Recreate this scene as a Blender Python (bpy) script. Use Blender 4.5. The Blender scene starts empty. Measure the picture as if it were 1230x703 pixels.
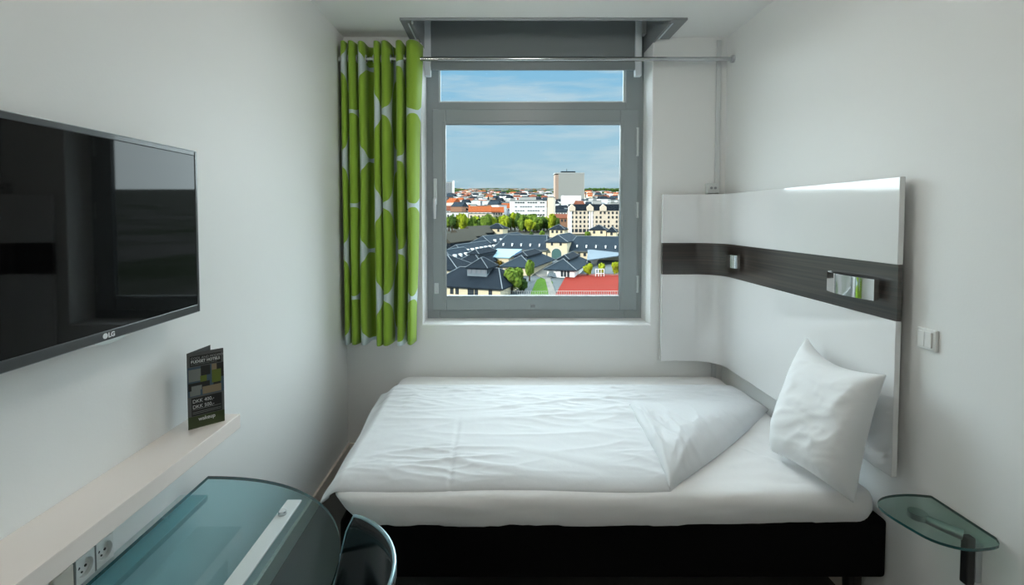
import bpy, bmesh, math, random
from mathutils import Vector, Matrix, noise

# ------------------------------------------------------------------ camera, world, lights
SC = bpy.context.scene
C = SC.collection
EYE = 1.5
PITCH = math.radians(2.0)
F = 560.0                      # focal length in pixels of the 1230 px wide frame
CX, CY = 601.0, 260.0 + F * math.tan(PITCH)

cam_d = bpy.data.cameras.new('camera')
cam = bpy.data.objects.new('camera', cam_d)
C.objects.link(cam)
cam.location = (0, 0, EYE)
cam.rotation_euler = (math.pi / 2 - PITCH, 0, 0)
cam_d.sensor_width = 36.0
cam_d.lens = F / 1230 * 36.0
cam_d.shift_x = (615.0 - CX) / 1230
cam_d.shift_y = -(351.5 - CY) / 1230
cam_d.clip_start = 0.02
cam_d.clip_end = 30000
SC.camera = cam

SC.view_settings.view_transform = 'Standard'
SC.view_settings.look = 'None'
SC.view_settings.gamma = 1.0
SC.view_settings.use_curve_mapping = False
SC.view_settings.exposure = -0.12

world = bpy.data.worlds.new('sky')
SC.world = world
world.use_nodes = True
nt = world.node_tree
nt.nodes.clear()
wo = nt.nodes.new('ShaderNodeOutputWorld')
bg = nt.nodes.new('ShaderNodeBackground')
tc = nt.nodes.new('ShaderNodeTexCoord')
sep = nt.nodes.new('ShaderNodeSeparateXYZ')
ramp = nt.nodes.new('ShaderNodeValToRGB')
cr = ramp.color_ramp
cr.elements[0].position = 0.0
cr.elements[0].color = (0.43, 0.61, 0.70, 1)
cr.elements[1].position = 0.55
cr.elements[1].color = (0.14, 0.36, 0.66, 1)
e = cr.elements.new(0.12); e.color = (0.42, 0.66, 0.80, 1)
e = cr.elements.new(0.30); e.color = (0.26, 0.58, 0.84, 1)
mp = nt.nodes.new('ShaderNodeMapping')
mp.inputs['Scale'].default_value = (2.2, 1.0, 16.0)
mp.inputs['Rotation'].default_value = (0, 0.06, 0)
nz = nt.nodes.new('ShaderNodeTexNoise')
nz.inputs['Scale'].default_value = 2.3
nz.inputs['Detail'].default_value = 7
nz.inputs['Roughness'].default_value = 0.55
cl = nt.nodes.new('ShaderNodeValToRGB')
cl.color_ramp.elements[0].position = 0.44
cl.color_ramp.elements[0].color = (0, 0, 0, 1)
cl.color_ramp.elements[1].position = 0.74
cl.color_ramp.elements[1].color = (0.85, 0.85, 0.85, 1)
mx = nt.nodes.new('ShaderNodeMixRGB')
mx.inputs['Color2'].default_value = (0.68, 0.80, 0.86, 1)
L = nt.links.new
L(tc.outputs['Generated'], sep.inputs[0])
L(sep.outputs['Z'], ramp.inputs['Fac'])
L(tc.outputs['Generated'], mp.inputs['Vector'])
L(mp.outputs[0], nz.inputs['Vector'])
L(nz.outputs['Fac'], cl.inputs['Fac'])
L(cl.outputs['Color'], mx.inputs['Fac'])
L(ramp.outputs['Color'], mx.inputs['Color1'])
L(mx.outputs[0], bg.inputs['Color'])
bg.inputs['Strength'].default_value = 1.0
L(bg.outputs[0], wo.inputs['Surface'])


def sun(name, travel, strength, angle, color):
    d = bpy.data.lights.new(name, 'SUN')
    d.energy = strength
    d.angle = math.radians(angle)
    d.color = color
    o = bpy.data.objects.new(name, d)
    C.objects.link(o)
    o.rotation_euler = Vector(travel).to_track_quat('-Z', 'Y').to_euler()
    o.location = (0, 0, 60)
    return o


sun('sun', (0.70, 0.60, -0.40), 6.0, 0.6, (1.0, 0.94, 0.84))
for az in (-52, 0, 52):          # added wide sun lamps standing in for sky light through the window
    a_ = math.radians(az)
    sun('sky_fill', (math.sin(a_) * 0.92, -math.cos(a_) * 0.92, -0.34), 8.6 if az == 0 else 7.6, 135, (0.84, 0.96, 1.0))


# ------------------------------------------------------------------ helpers
def ray(px, py):
    a = (px - CX) / F
    b = (CY - py) / F
    return Vector((a, b * math.sin(PITCH) + math.cos(PITCH), b * math.cos(PITCH) - math.sin(PITCH)))


def at(px, py, axis, val):
    d = ray(px, py)
    o = Vector((0, 0, EYE))
    return o + d * ((val - o[axis]) / d[axis])


_h = ray(601, 226)
SLOPE = _h.z / _h.y
DROP = 30.0


def gz(y):
    return EYE - DROP + SLOPE * y


def G(px, py):
    d = ray(px, py)
    t = DROP / (SLOPE * d.y - d.z)
    return Vector((0, 0, EYE)) + d * t


class MB:
    def __init__(s):
        s.v, s.f, s.m = [], [], []
        s.mi = 0
        s.uv = None

    def add(s, vs, fs):
        o = len(s.v)
        s.v += [tuple(p) for p in vs]
        for q in fs:
            s.f.append(tuple(i + o for i in q))
            s.m.append(s.mi)
        return s

    def box(s, x0, x1, y0, y1, z0, z1):
        return s.add([(x0, y0, z0), (x1, y0, z0), (x1, y1, z0), (x0, y1, z0),
                      (x0, y0, z1), (x1, y0, z1), (x1, y1, z1), (x0, y1, z1)],
                     [(3, 2, 1, 0), (4, 5, 6, 7), (0, 1, 5, 4), (1, 2, 6, 5), (2, 3, 7, 6), (3, 0, 4, 7)])

    def ring_stack(s, rings, cap=True, close=True):
        n = len(rings[0])
        o = len(s.v)
        for r in rings:
            s.v += [tuple(p) for p in r]
        for k in range(len(rings) - 1):
            for i in range(n if close else n - 1):
                a = o + k * n + i
                b = o + k * n + (i + 1) % n
                s.f.append((a, b, b + n, a + n)); s.m.append(s.mi)
        if cap and close:
            s.f.append(tuple(o + i for i in range(n - 1, -1, -1))); s.m.append(s.mi)
            q = o + (len(rings) - 1) * n
            s.f.append(tuple(q + i for i in range(n))); s.m.append(s.mi)
        return s

    def cyl(s, p0, p1, r0, r1=None, n=16):
        r1 = r0 if r1 is None else r1
        p0, p1 = Vector(p0), Vector(p1)
        d = (p1 - p0).normalized()
        a = d.orthogonal().normalized()
        b = d.cross(a)
        R = []
        for p, r in ((p0, r0), (p1, r1)):
            R.append([p + a * r * math.cos(2 * math.pi * i / n) + b * r * math.sin(2 * math.pi * i / n) for i in range(n)])
        return s.ring_stack(R)

    def tube(s, pts, r, n=10):
        pts = [Vector(p) for p in pts]
        rs = r if isinstance(r, (list, tuple)) else [r] * len(pts)
        R = []
        a = None
        for i, p in enumerate(pts):
            d = (pts[min(i + 1, len(pts) - 1)] - pts[max(i - 1, 0)]).normalized()
            a = d.orthogonal().normalized() if a is None else (a - d * a.dot(d)).normalized()
            b = d.cross(a)
            R.append([p + a * rs[i] * math.cos(2 * math.pi * k / n) + b * rs[i] * math.sin(2 * math.pi * k / n) for k in range(n)])
        return s.ring_stack(R)

    def prism(s, outline, z0, z1):
        return s.ring_stack([[(x, y, z0) for x, y in outline], [(x, y, z1) for x, y in outline]])

    def grid(s, P):
        n, m = len(P), len(P[0])
        o = len(s.v)
        for r in P:
            s.v += [tuple(p) for p in r]
        for i in range(n - 1):
            for j in range(m - 1):
                a = o + i * m + j
                s.f.append((a, a + 1, a + m + 1, a + m)); s.m.append(s.mi)
        return s

    def mesh(s, name, mats, smooth=None):
        me = bpy.data.meshes.new(name)
        me.from_pydata(s.v, [], s.f)
        for m in (mats if isinstance(mats, (list, tuple)) else [mats]):
            me.materials.append(m)
        me.polygons.foreach_set('material_index', s.m)
        bm = bmesh.new(); bm.from_mesh(me)
        bmesh.ops.recalc_face_normals(bm, faces=bm.faces)
        bm.to_mesh(me); bm.free()
        if smooth is not None:
            me.polygons.foreach_set('use_smooth', [True] * len(me.polygons))
            me.set_sharp_from_angle(angle=math.radians(smooth))
        me.update()
        return me

    def build(s, name, mats, parent=None, smooth=None, bevel=0, seg=2, keep_world=True):
        o = bpy.data.objects.new(name, s.mesh(name, mats, smooth))
        C.objects.link(o)
        if parent is not None:
            o.parent = parent
            if keep_world:
                o.matrix_parent_inverse = base_matrix(parent).inverted()
        if bevel:
            b = o.modifiers.new('bevel', 'BEVEL')
            b.width = bevel; b.segments = seg; b.limit_method = 'ANGLE'
            b.angle_limit = math.radians(40)
        return o


def base_matrix(o):
    m = Matrix.LocRotScale(o.location, o.rotation_euler, o.scale)
    if o.parent is not None:
        m = base_matrix(o.parent) @ o.matrix_parent_inverse @ m
    return m


def tag(o, label=None, cat=None, group=None, kind=None):
    if label: o['label'] = label
    if cat: o['category'] = cat
    if group: o['group'] = group
    if kind: o['kind'] = kind
    return o


def empty(name, loc, label=None, cat=None, group=None, kind=None, rz=0):
    o = bpy.data.objects.new(name, None)
    C.objects.link(o)
    o.location = loc
    o.rotation_euler = (0, 0, rz)
    o.empty_display_size = 0.05
    return tag(o, label, cat, group, kind)


def inst(name, me, parent, loc=(0, 0, 0), rz=0, scale=(1, 1, 1)):
    """another object on a shared mesh, in the local space of its parent"""
    o = bpy.data.objects.new(name, me)
    C.objects.link(o)
    o.parent = parent
    o.location = loc
    o.rotation_euler = (0, 0, rz)
    o.scale = scale
    return o


def mat(name, col, rough=0.5, metal=0.0, spec=0.5, coat=0.0, coat_rough=0.05, noise_amt=0.0, noise_scale=8.0,
        bump=0.0, bump_scale=60.0, emit=None, emit_s=0.0, sheen=0.0, stretch=None):
    m = bpy.data.materials.new(name)
    m.use_nodes = True
    t = m.node_tree
    b = t.nodes['Principled BSDF']
    b.inputs['Base Color'].default_value = (*col, 1)
    b.inputs['Roughness'].default_value = rough
    b.inputs['Metallic'].default_value = metal
    b.inputs['Specular IOR Level'].default_value = spec
    b.inputs['Coat Weight'].default_value = coat
    b.inputs['Coat Roughness'].default_value = coat_rough
    b.inputs['Sheen Weight'].default_value = sheen
    if emit:
        b.inputs['Emission Color'].default_value = (*emit, 1)
        b.inputs['Emission Strength'].default_value = emit_s
    co = t.nodes.new('ShaderNodeTexCoord')
    src = co.outputs['Object']
    if stretch:
        k = t.nodes.new('ShaderNodeMapping')
        k.inputs['Scale'].default_value = stretch
        t.links.new(src, k.inputs['Vector'])
        src = k.outputs[0]
    if noise_amt:
        n = t.nodes.new('ShaderNodeTexNoise')
        n.inputs['Scale'].default_value = noise_scale
        n.inputs['Detail'].default_value = 5
        t.links.new(src, n.inputs['Vector'])
        r = t.nodes.new('ShaderNodeMixRGB')
        r.inputs['Color1'].default_value = (*[c * (1 - noise_amt) for c in col], 1)
        r.inputs['Color2'].default_value = (*[min(1, c * (1 + noise_amt)) for c in col], 1)
        t.links.new(n.outputs['Fac'], r.inputs['Fac'])
        t.links.new(r.outputs[0], b.inputs['Base Color'])
    if bump:
        n = t.nodes.new('ShaderNodeTexNoise')
        n.inputs['Scale'].default_value = bump_scale
        n.inputs['Detail'].default_value = 4
        t.links.new(src, n.inputs['Vector'])
        u = t.nodes.new('ShaderNodeBump')
        u.inputs['Strength'].default_value = bump
        u.inputs['Distance'].default_value = 0.01
        t.links.new(n.outputs['Fac'], u.inputs['Height'])
        t.links.new(u.outputs[0], b.inputs['Normal'])
    return m


def glass_mat(name, tint, ior=1.5, rough=0.0):
    m = bpy.data.materials.new(name)
    m.use_nodes = True
    t = m.node_tree
    t.nodes.clear()
    o = t.nodes.new('ShaderNodeOutputMaterial')
    tr = t.nodes.new('ShaderNodeBsdfTransparent')
    tr.inputs['Color'].default_value = (*tint, 1)
    gl = t.nodes.new('ShaderNodeBsdfGlossy')
    gl.inputs['Roughness'].default_value = rough
    lw = t.nodes.new('ShaderNodeLayerWeight')      # facing = 1 - cos, the same from both sides of the sheet
    lw.inputs['Blend'].default_value = 0.5
    f0 = ((ior - 1) / (ior + 1)) ** 2
    pw = t.nodes.new('ShaderNodeMath'); pw.operation = 'POWER'; pw.inputs[1].default_value = 5.0
    fr = t.nodes.new('ShaderNodeMath'); fr.operation = 'MULTIPLY_ADD'
    fr.inputs[1].default_value = 1 - f0; fr.inputs[2].default_value = f0
    t.links.new(lw.outputs['Facing'], pw.inputs[0])
    t.links.new(pw.outputs[0], fr.inputs[0])
    mx = t.nodes.new('ShaderNodeMixShader')
    t.links.new(fr.outputs[0], mx.inputs[0])
    t.links.new(tr.outputs[0], mx.inputs[1])
    t.links.new(gl.outputs[0], mx.inputs[2])
    t.links.new(mx.outputs[0], o.inputs['Surface'])
    return m


M = {}
M['wall'] = mat('wall_paint', (0.85, 0.865, 0.855), 0.45, bump=0.03, bump_scale=140)
M['ceiling'] = mat('ceiling_paint', (0.93, 0.935, 0.92), 0.6, bump=0.03, bump_scale=120)
M['reveal'] = mat('reveal_paint', (0.95, 0.96, 0.96), 0.35)
M['floor'] = mat('floor_laminate', (0.07, 0.068, 0.065), 0.4, noise_amt=0.25, noise_scale=6, stretch=(1, 12, 1))
M['skirting'] = mat('skirting_paint', (0.72, 0.66, 0.58), 0.45)
M['frame'] = mat('window_frame_paint', (0.31, 0.355, 0.365), 0.38)
M['lining'] = mat('recess_lining', (0.27, 0.29, 0.30), 0.5)
M['guide'] = mat('blind_guide_aluminium', (0.86, 0.92, 0.96), 0.35)
M['blind'] = mat('blind_fabric', (0.26, 0.295, 0.305), 0.85, bump=0.15, bump_scale=500)
M['chrome'] = mat('chrome', (0.86, 0.87, 0.88), 0.05, metal=1)
M['steel'] = mat('brushed_steel', (0.62, 0.64, 0.66), 0.28, metal=1)
M['rod_chrome'] = mat('rod_chrome', (0.52, 0.54, 0.56), 0.14, metal=1)
M['alu'] = mat('painted_aluminium', (0.60, 0.66, 0.66), 0.4, metal=0.2)
M['bar'] = mat('satin_bar', (0.62, 0.70, 0.71), 0.4)
M['sheet'] = mat('white_cotton', (0.71, 0.73, 0.75), 0.85, bump=0.12, bump_scale=18, sheen=0.1)
M['pillowcase'] = mat('pillowcase_cotton', (0.86, 0.88, 0.89), 0.85, bump=0.08, bump_scale=24, sheen=0.1)
M['fitted_sheet'] = mat('fitted_sheet_cotton', (0.86, 0.86, 0.86), 0.85, bump=0.08, bump_scale=20, sheen=0.1)
M['black_cloth'] = mat('black_cloth', (0.002, 0.002, 0.0022), 1.0, spec=0.15)
M['black'] = mat('black_plastic', (0.012, 0.012, 0.013), 0.35)
M['bezel'] = mat('tv_bezel', (0.035, 0.04, 0.043), 0.3, coat=0.3)
M['tv_edge'] = mat('tv_edge_metal', (0.42, 0.45, 0.47), 0.3, metal=0.7)
M['screen'] = mat('tv_screen', (0.0015, 0.0018, 0.002), 0.03, spec=0.28)
M['white_gloss'] = mat('white_gloss_laminate', (0.83, 0.84, 0.84), 0.08, spec=1.0, coat=1.0, coat_rough=0.03)
M['shelf'] = mat('shelf_lacquer', (0.86, 0.79, 0.74), 0.18)
M['plastic'] = mat('white_plastic', (0.78, 0.79, 0.77), 0.3)
M['grey_plastic'] = mat('grey_plastic', (0.20, 0.21, 0.20), 0.4)
M['conduit'] = mat('conduit_plastic', (0.66, 0.69, 0.69), 0.4)
M['window_glass'] = glass_mat('window_glass', (0.97, 0.985, 0.98), 1.18)
M['teal_glass'] = glass_mat('teal_glass', (0.46, 0.74, 0.79), 1.55)
M['clear_glass'] = glass_mat('green_glass', (0.50, 0.66, 0.60), 1.5)
M['glass_edge'] = mat('glass_edge', (0.02, 0.09, 0.09), 0.1, spec=0.6)
M['shell'] = mat('chair_shell', (0.004, 0.007, 0.009), 0.16, coat=0.0)
M['shell_rim'] = mat('chair_rim', (0.30, 0.46, 0.52), 0.12, metal=0.6)
M['print_black'] = mat('print_black', (0.012, 0.013, 0.013), 0.4)
M['print_grey'] = mat('print_grey', (0.10, 0.105, 0.105), 0.45)
M['print_blue'] = mat('print_blue', (0.05, 0.09, 0.13), 0.4)
M['print_pale'] = mat('print_pale', (0.20, 0.22, 0.21), 0.4)
M['print_tan'] = mat('print_tan', (0.24, 0.19, 0.12), 0.4)
M['print_lime'] = mat('print_lime', (0.11, 0.15, 0.02), 0.4)
M['print_moss'] = mat('print_moss', (0.035, 0.055, 0.015), 0.4)
M['print_white'] = mat('print_white', (0.62, 0.64, 0.64), 0.5)
M['print_mid'] = mat('print_mid', (0.36, 0.37, 0.37), 0.5)
M['logo'] = mat('logo_silver', (0.8, 0.82, 0.84), 0.3)
M['wall_fill_glow'] = mat('wall_fill_shade', (0.9, 0.9, 0.88), 0.5, emit=(1.0, 0.91, 0.80), emit_s=38.0)  # glow of the added fill lamp on the left wall
M['ceiling_fill_glow'] = mat('ceiling_fill_diffuser', (0.9, 0.9, 0.88), 0.5, emit=(1.0, 0.96, 0.90), emit_s=22.0)  # glow of the added fill lamp over the bed


def wenge():
    m = bpy.data.materials.new('wenge_veneer'); m.use_nodes = True
    t = m.node_tree; b = t.nodes['Principled BSDF']
    co = t.nodes.new('ShaderNodeTexCoord')
    k = t.nodes.new('ShaderNodeMapping'); k.inputs['Scale'].default_value = (1.2, 1.2, 90)
    n = t.nodes.new('ShaderNodeTexNoise'); n.inputs['Scale'].default_value = 1.6; n.inputs['Detail'].default_value = 6
    r = t.nodes.new('ShaderNodeValToRGB')
    r.color_ramp.elements[0].position = 0.35; r.color_ramp.elements[0].color = (0.006, 0.004, 0.004, 1)
    r.color_ramp.elements[1].position = 0.75; r.color_ramp.elements[1].color = (0.055, 0.040, 0.030, 1)
    t.links.new(co.outputs['Object'], k.inputs['Vector']); t.links.new(k.outputs[0], n.inputs['Vector'])
    t.links.new(n.outputs['Fac'], r.inputs['Fac']); t.links.new(r.outputs[0], b.inputs['Base Color'])
    b.inputs['Roughness'].default_value = 0.28
    b.inputs['Specular IOR Level'].default_value = 0.8
    b.inputs['Coat Weight'].default_value = 0.6
    b.inputs['Coat Roughness'].default_value = 0.12
    return m


M['wenge'] = wenge()


def curtain_mat():
    m = bpy.data.materials.new('curtain_print'); m.use_nodes = True
    t = m.node_tree; b = t.nodes['Principled BSDF']
    uv = t.nodes.new('ShaderNodeUVMap')
    sp = t.nodes.new('ShaderNodeSeparateXYZ'); t.links.new(uv.outputs[0], sp.inputs[0])

    def mth(op, a, bb=None):
        n = t.nodes.new('ShaderNodeMath'); n.operation = op
        for i, q in enumerate((a, bb)):
            if q is None: continue
            if isinstance(q, (int, float)): n.inputs[i].default_value = q
            else: t.links.new(q, n.inputs[i])
        return n.outputs[0]
    PX, PY, A, B = 0.62, 0.545, 0.170, 0.262

    def ell(ox, oy):
        s = mth('SUBTRACT', mth('FLOORED_MODULO', mth('ADD', sp.outputs[0], ox), PX), PX / 2)
        v = mth('SUBTRACT', mth('FLOORED_MODULO', mth('ADD', sp.outputs[1], oy), PY), PY / 2)
        s = mth('POWER', mth('ABSOLUTE', mth('DIVIDE', s, A)), 2.0)
        v = mth('POWER', mth('ABSOLUTE', mth('DIVIDE', v, B)), 2.4)
        return mth('LESS_THAN', mth('ADD', s, v), 1.0)
    g = mth('MAXIMUM', ell(0.05, 0.14), ell(0.05 + PX / 2, 0.14 + PY / 2))
    r = t.nodes.new('ShaderNodeMixRGB')
    r.inputs['Color1'].default_value = (0.56, 0.66, 0.68, 1)
    r.inputs['Color2'].default_value = (0.26, 0.43, 0.03, 1)
    t.links.new(g, r.inputs['Fac'])
    t.links.new(r.outputs[0], b.inputs['Base Color'])
    b.inputs['Roughness'].default_value = 0.75
    b.inputs['Sheen Weight'].default_value = 0.15
    return m


M['curtain'] = curtain_mat()

# ------------------------------------------------------------------ room shell
XL, XR, YB, ZC = -0.952, 1.378, 2.87, 2.588
YK = -1.7                       # wall behind the camera
YO = 3.14                       # outer face of the facade
OL, OR, OZ0 = -0.485, 0.932, 0.824      # window opening
ZT = 2.98                       # top of the light recess
TH = 0.2
HX0, HX1, HY0 = OL, OR, 2.60    # hole in the ceiling

tag(MB().box(XL - TH, XR + TH, YK - TH, YO, -0.1, 0).build('floor', M['floor']), 'dark floor', None, None, 'structure')
mb = MB()
mb.box(XL - TH, XR + TH, YK - TH, HY0, ZC, ZC + 0.12)
mb.box(XL - TH, HX0, HY0, YB, ZC, ZC + 0.12)
mb.box(HX1, XR + TH, HY0, YB, ZC, ZC + 0.12)
tag(mb.build('ceiling', M['ceiling']), kind='structure')
tag(MB().box(XL - TH, XL, YK, YB, 0, ZC).build('wall_left', M['wall']), kind='structure')
tag(MB().box(XR, XR + TH, YK, YB, 0, ZC).build('wall_right', M['wall']), kind='structure')
tag(MB().box(XL - TH, XR + TH, YK - TH, YK, 0, ZC).build('wall_rear', M['wall']), kind='structure')
mb = MB()
mb.box(XL - TH, OL, YB, YO, 0, ZT)
mb.box(OR, XR + TH, YB, YO, 0, ZT)
mb.box(OL, OR, YB, YO, 0, OZ0)
mb.box(OL, OR, 3.0, YO, 2.66, ZT)
tag(mb.build('wall_back', M['wall']), kind='structure')
# white lining of the opening (sill and jambs) and grey lining of the recess above
mb = MB()
mb.box(OL, OR, YB - 0.003, 3.05, OZ0 - 0.004, OZ0 + 0.006)
s = tag(mb.build('trim_1', M['reveal'], bevel=0.003), kind='structure')
mb = MB().box(OL - 0.003, OL + 0.006, YB - 0.003, 3.05, OZ0 + 0.006, 2.555)
tag(mb.build('trim_2', M['reveal'], bevel=0.003), kind='structure')
mb = MB().box(OR - 0.006, OR + 0.003, YB - 0.003, 3.05, OZ0 + 0.006, 2.555)
tag(mb.build('trim_3', M['reveal'], bevel=0.003), kind='structure')
# recess lining
mb = MB()
mb.box(OL - 0.004, OL + 0.006, HY0, 3.06, 2.555, ZT)
mb.box(OR - 0.006, OR + 0.004, HY0, 3.06, 2.555, ZT)
mb.box(OL, OR, HY0 - 0.004, HY0 + 0.006, ZC - 0.003, ZT)
mb.box(OL - 0.02, OR + 0.02, HY0 - 0.02, YO, ZT - 0.02, ZT + 0.1)
tag(mb.build('trim_4', M['lining']), kind='structure')
# flat grey frame round the hole in the ceiling
mb = MB()
mb.box(-0.552, OL + 0.004, HY0 - 0.012, YB, ZC - 0.014, ZC)
mb.box(OR - 0.004, 1.026, HY0 - 0.012, YB, ZC - 0.014, ZC)
mb.box(OL, OR, HY0 - 0.012, HY0 + 0.004, ZC - 0.014, ZC)
tag(mb.build('trim_5', M['lining'], bevel=0.003), kind='structure')
mb = MB()
mb.box(OL - 0.030, OL - 0.022, HY0 + 0.03, YB - 0.01, ZC - 0.018, ZC - 0.013)
mb.box(OR + 0.022, OR + 0.030, HY0 + 0.03, YB - 0.01, ZC - 0.018, ZC - 0.013)
tag(mb.build('trim_6', M['guide']), kind='structure')
tag(MB().box(XL, XL + 0.015, YK, YB, 0, 0.085).build('baseboard_left', M['skirting'], bevel=0.003), kind='structure')
tag(MB().box(XR - 0.015, XR, YK, YB, 0, 0.085).build('baseboard_right', M['skirting'], bevel=0.003), kind='structure')
tag(MB().box(XL + 0.015, XR - 0.015, YB - 0.015, YB, 0, 0.085).build('baseboard_back', M['skirting'], bevel=0.003), kind='structure')

# ------------------------------------------------------------------ window
win = empty('window_1', (0.22, 3.05, OZ0), 'grey framed window with a narrow fixed pane above', None, None, 'structure')
fy0, fy1 = 3.05, 3.088


def rect_frame(x0, x1, z0, z1, wl, wr, wb, wt, y0, y1):
    m = MB()
    m.box(x0, x0 + wl, y0, y1, z0, z1)
    m.box(x1 - wr, x1, y0, y1, z0, z1)
    m.box(x0 + wl, x1 - wr, y0, y1, z0, z0 + wb)
    m.box(x0 + wl, x1 - wr, y0, y1, z1 - wt, z1)
    return m


def P7(px, py, y=3.05):
    p = at(px, py, 1, y)
    return p.x, p.z


tx0, tz1 = P7(527, 80); tx1, tz0 = P7(752.5, 123)
sx0, sz1 = P7(519.5, 132); sx1, sz0 = P7(764, 372)
gx0, gz1 = P7(535.5, 150); gx1, gz0 = P7(743, 355)
mb = MB()
mb.box(OL, tx0, fy0, fy1, OZ0, 2.66)
mb.box(tx1, OR, fy0, fy1, OZ0, 2.66)
mb.box(tx0, tx1, fy0, fy1, OZ0, sz0 + 0.012)
mb.box(tx0, tx1, fy0, fy1, sz1 - 0.012, tz0)
mb.box(tx0, tx1, fy0, fy1, 2.55, 2.66)
mb.build('outer_frame', M['frame'], win, bevel=0.004)
mb = rect_frame(tx0 - 0.002, tx1 + 0.002, tz0 - 0.002, 2.55, 0.012, 0.022, 0.012, 0.012, fy0 + 0.008, fy0 + 0.020)
mb.build('glazing_bead', M['alu'], win, bevel=0.003)
MB().box(tx0, tx1, 3.076, 3.081, tz0, 2.56).build('pane', M['window_glass'], win)
sash = rect_frame(sx0, sx1, sz0, sz1, gx0 - sx0, sx1 - gx1, gz0 - sz0, sz1 - gz1, fy0 - 0.018, fy0 + 0.010).build('sash', M['frame'], win, bevel=0.005)
rect_frame(gx0 - 0.022, gx1 + 0.022, gz0 - 0.022, gz1 + 0.022, 0.024, 0.024, 0.024, 0.024, fy0 - 0.024, fy0 - 0.012).build('glazing_bead', M['frame'], sash, bevel=0.004)
rect_frame(gx0 - 0.001, gx1 + 0.001, gz0 - 0.001, gz1 + 0.001, 0.003, 0.003, 0.003, 0.003, fy0 - 0.011, fy0 + 0.002).build('gasket', M['black'], sash)
MB().box(gx0 - 0.004, gx1 + 0.004, 3.053, 3.057, gz0 - 0.004, gz1 + 0.004).build('pane', M['window_glass'], sash)
# handle on the left stile
hx, hz = P7(523.5, 250)
mb = MB().box(hx - 0.012, hx + 0.012, fy0 - 0.030, fy0 - 0.016, hz + 0.02, hz + 0.19)
hd = mb.build('handle', M['alu'], sash, bevel=0.004)
MB().tube([(hx, fy0 - 0.03, hz + 0.06), (hx, fy0 - 0.058, hz + 0.055), (hx, fy0 - 0.06, hz + 0.02), (hx, fy0 - 0.06, hz - 0.07)], [0.009, 0.010, 0.011, 0.009]).build('lever', M['steel'], hd, smooth=40)
lx, lz = P7(525, 346)
mb = MB().box(lx - 0.014, lx + 0.014, fy0 - 0.028, fy0 - 0.016, lz - 0.035, lz + 0.035)
lk = mb.build('latch', M['alu'], sash, bevel=0.003)
MB().cyl((lx, fy0 - 0.027, lz - 0.018), (lx, fy0 - 0.036, lz - 0.018), 0.008).build('latch_button', M['steel'], lk, smooth=40)
kx, kz = P7(640, 367)
MB().box(kx - 0.014, kx + 0.014, fy0 - 0.026, fy0 - 0.016, kz - 0.009, kz + 0.009).build('locking_cap', M['lining'], sash, bevel=0.003)
for (ya, yb) in ((154, 188), (243, 262), (331, 351)):
    x1, z1 = P7(764, ya); x0, z0 = P7(764, yb)
    hg = MB().cyl((x0 + 0.004, fy0 - 0.016, z0), (x0 + 0.004, fy0 - 0.016, z1), 0.009, n=12).build('hinge', M['alu'], sash, smooth=40)
    MB().box(x0 - 0.012, x0 + 0.004, fy0 - 0.022, fy0 - 0.016, z0 + 0.008, z1 - 0.008).build('hinge_plate', M['frame'], hg, bevel=0.002)

# roller blind in the recess: fabric, bottom bar, two side guides
bl = empty('roller_blind', (0.22, 3.0, 2.43), 'grey roller blind drawn a little way down over the top of the window', 'blind')
bx0, bz = P7(517, 84.5, 2.995); bx1, _ = P7(763, 84.5, 2.995)
MB().box(bx0 + 0.003, bx1 - 0.003, 2.994, 2.997, bz + 0.035, 2.93).build('fabric', M['blind'], bl)
MB().box(bx0 + 0.003, bx1 - 0.003, 2.986, 3.004, bz, bz + 0.05).build('bottom_bar', M['frame'], bl, bevel=0.004)
MB().cyl((bx0, 2.995, 2.93), (bx1, 2.995, 2.93), 0.022).build('roller', M['alu'], bl, smooth=40)
gz_low = P7(511, 100, 2.995)[1]
MB().box(bx0 - 0.036, bx0 + 0.004, 2.975, 3.015, bz - 0.04, 2.95).build('guide_rail', M['guide'], bl, bevel=0.004)
MB().box(bx1 - 0.004, bx1 + 0.036, 2.975, 3.015, bz - 0.04, 2.95).build('guide_rail', M['guide'], bl, bevel=0.004)

# curtain rod across the room
RY, RZ = 2.785, at(600, 71, 1, 2.785).z
rod = empty('curtain_rod', (XL, RY, RZ), 'thin chrome curtain rod spanning wall to wall above the window', 'curtain rod')
MB().cyl((XL + 0.004, RY, RZ), (XR - 0.004, RY, RZ), 0.0125).build('rod', M['rod_chrome'], rod, smooth=40)
MB().cyl((XR - 0.016, RY, RZ), (XR, RY, RZ), 0.021).build('end_socket', M['steel'], rod, smooth=40)
MB().cyl((XL, RY, RZ), (XL + 0.016, RY, RZ), 0.021).build('end_socket', M['steel'], rod, smooth=40)

# curtain ------------------------------------------------------------
cur = empty('curtain', (-0.70, RY, 0.73), 'green eyelet curtain with large pale leaf-shaped outlines, bunched beside the window', 'curtain')
# plan of the folds: (x, y offset from the rod)
plan = [(-0.935, -0.015), (-0.925, -0.05), (-0.905, -0.055), (-0.893, 0.03), (-0.884, -0.045), (-0.862, -0.062), (-0.848, -0.02),
        (-0.842, 0.035), (-0.832, -0.03), (-0.812, -0.06), (-0.796, -0.04), (-0.790, 0.045), (-0.760, 0.058), (-0.745, 0.05),
        (-0.742, -0.02), (-0.728, -0.062), (-0.708, -0.05), (-0.700, 0.02), (-0.692, -0.045), (-0.668, -0.066), (-0.650, -0.03),
        (-0.640, 0.05), (-0.622, 0.055), (-0.612, -0.02), (-0.598, -0.062), (-0.575, -0.06), (-0.566, 0.03), (-0.555, 0.02),
        (-0.545, -0.045), (-0.515, -0.075), (-0.48, -0.045), (-0.462, 0.03)]


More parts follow.
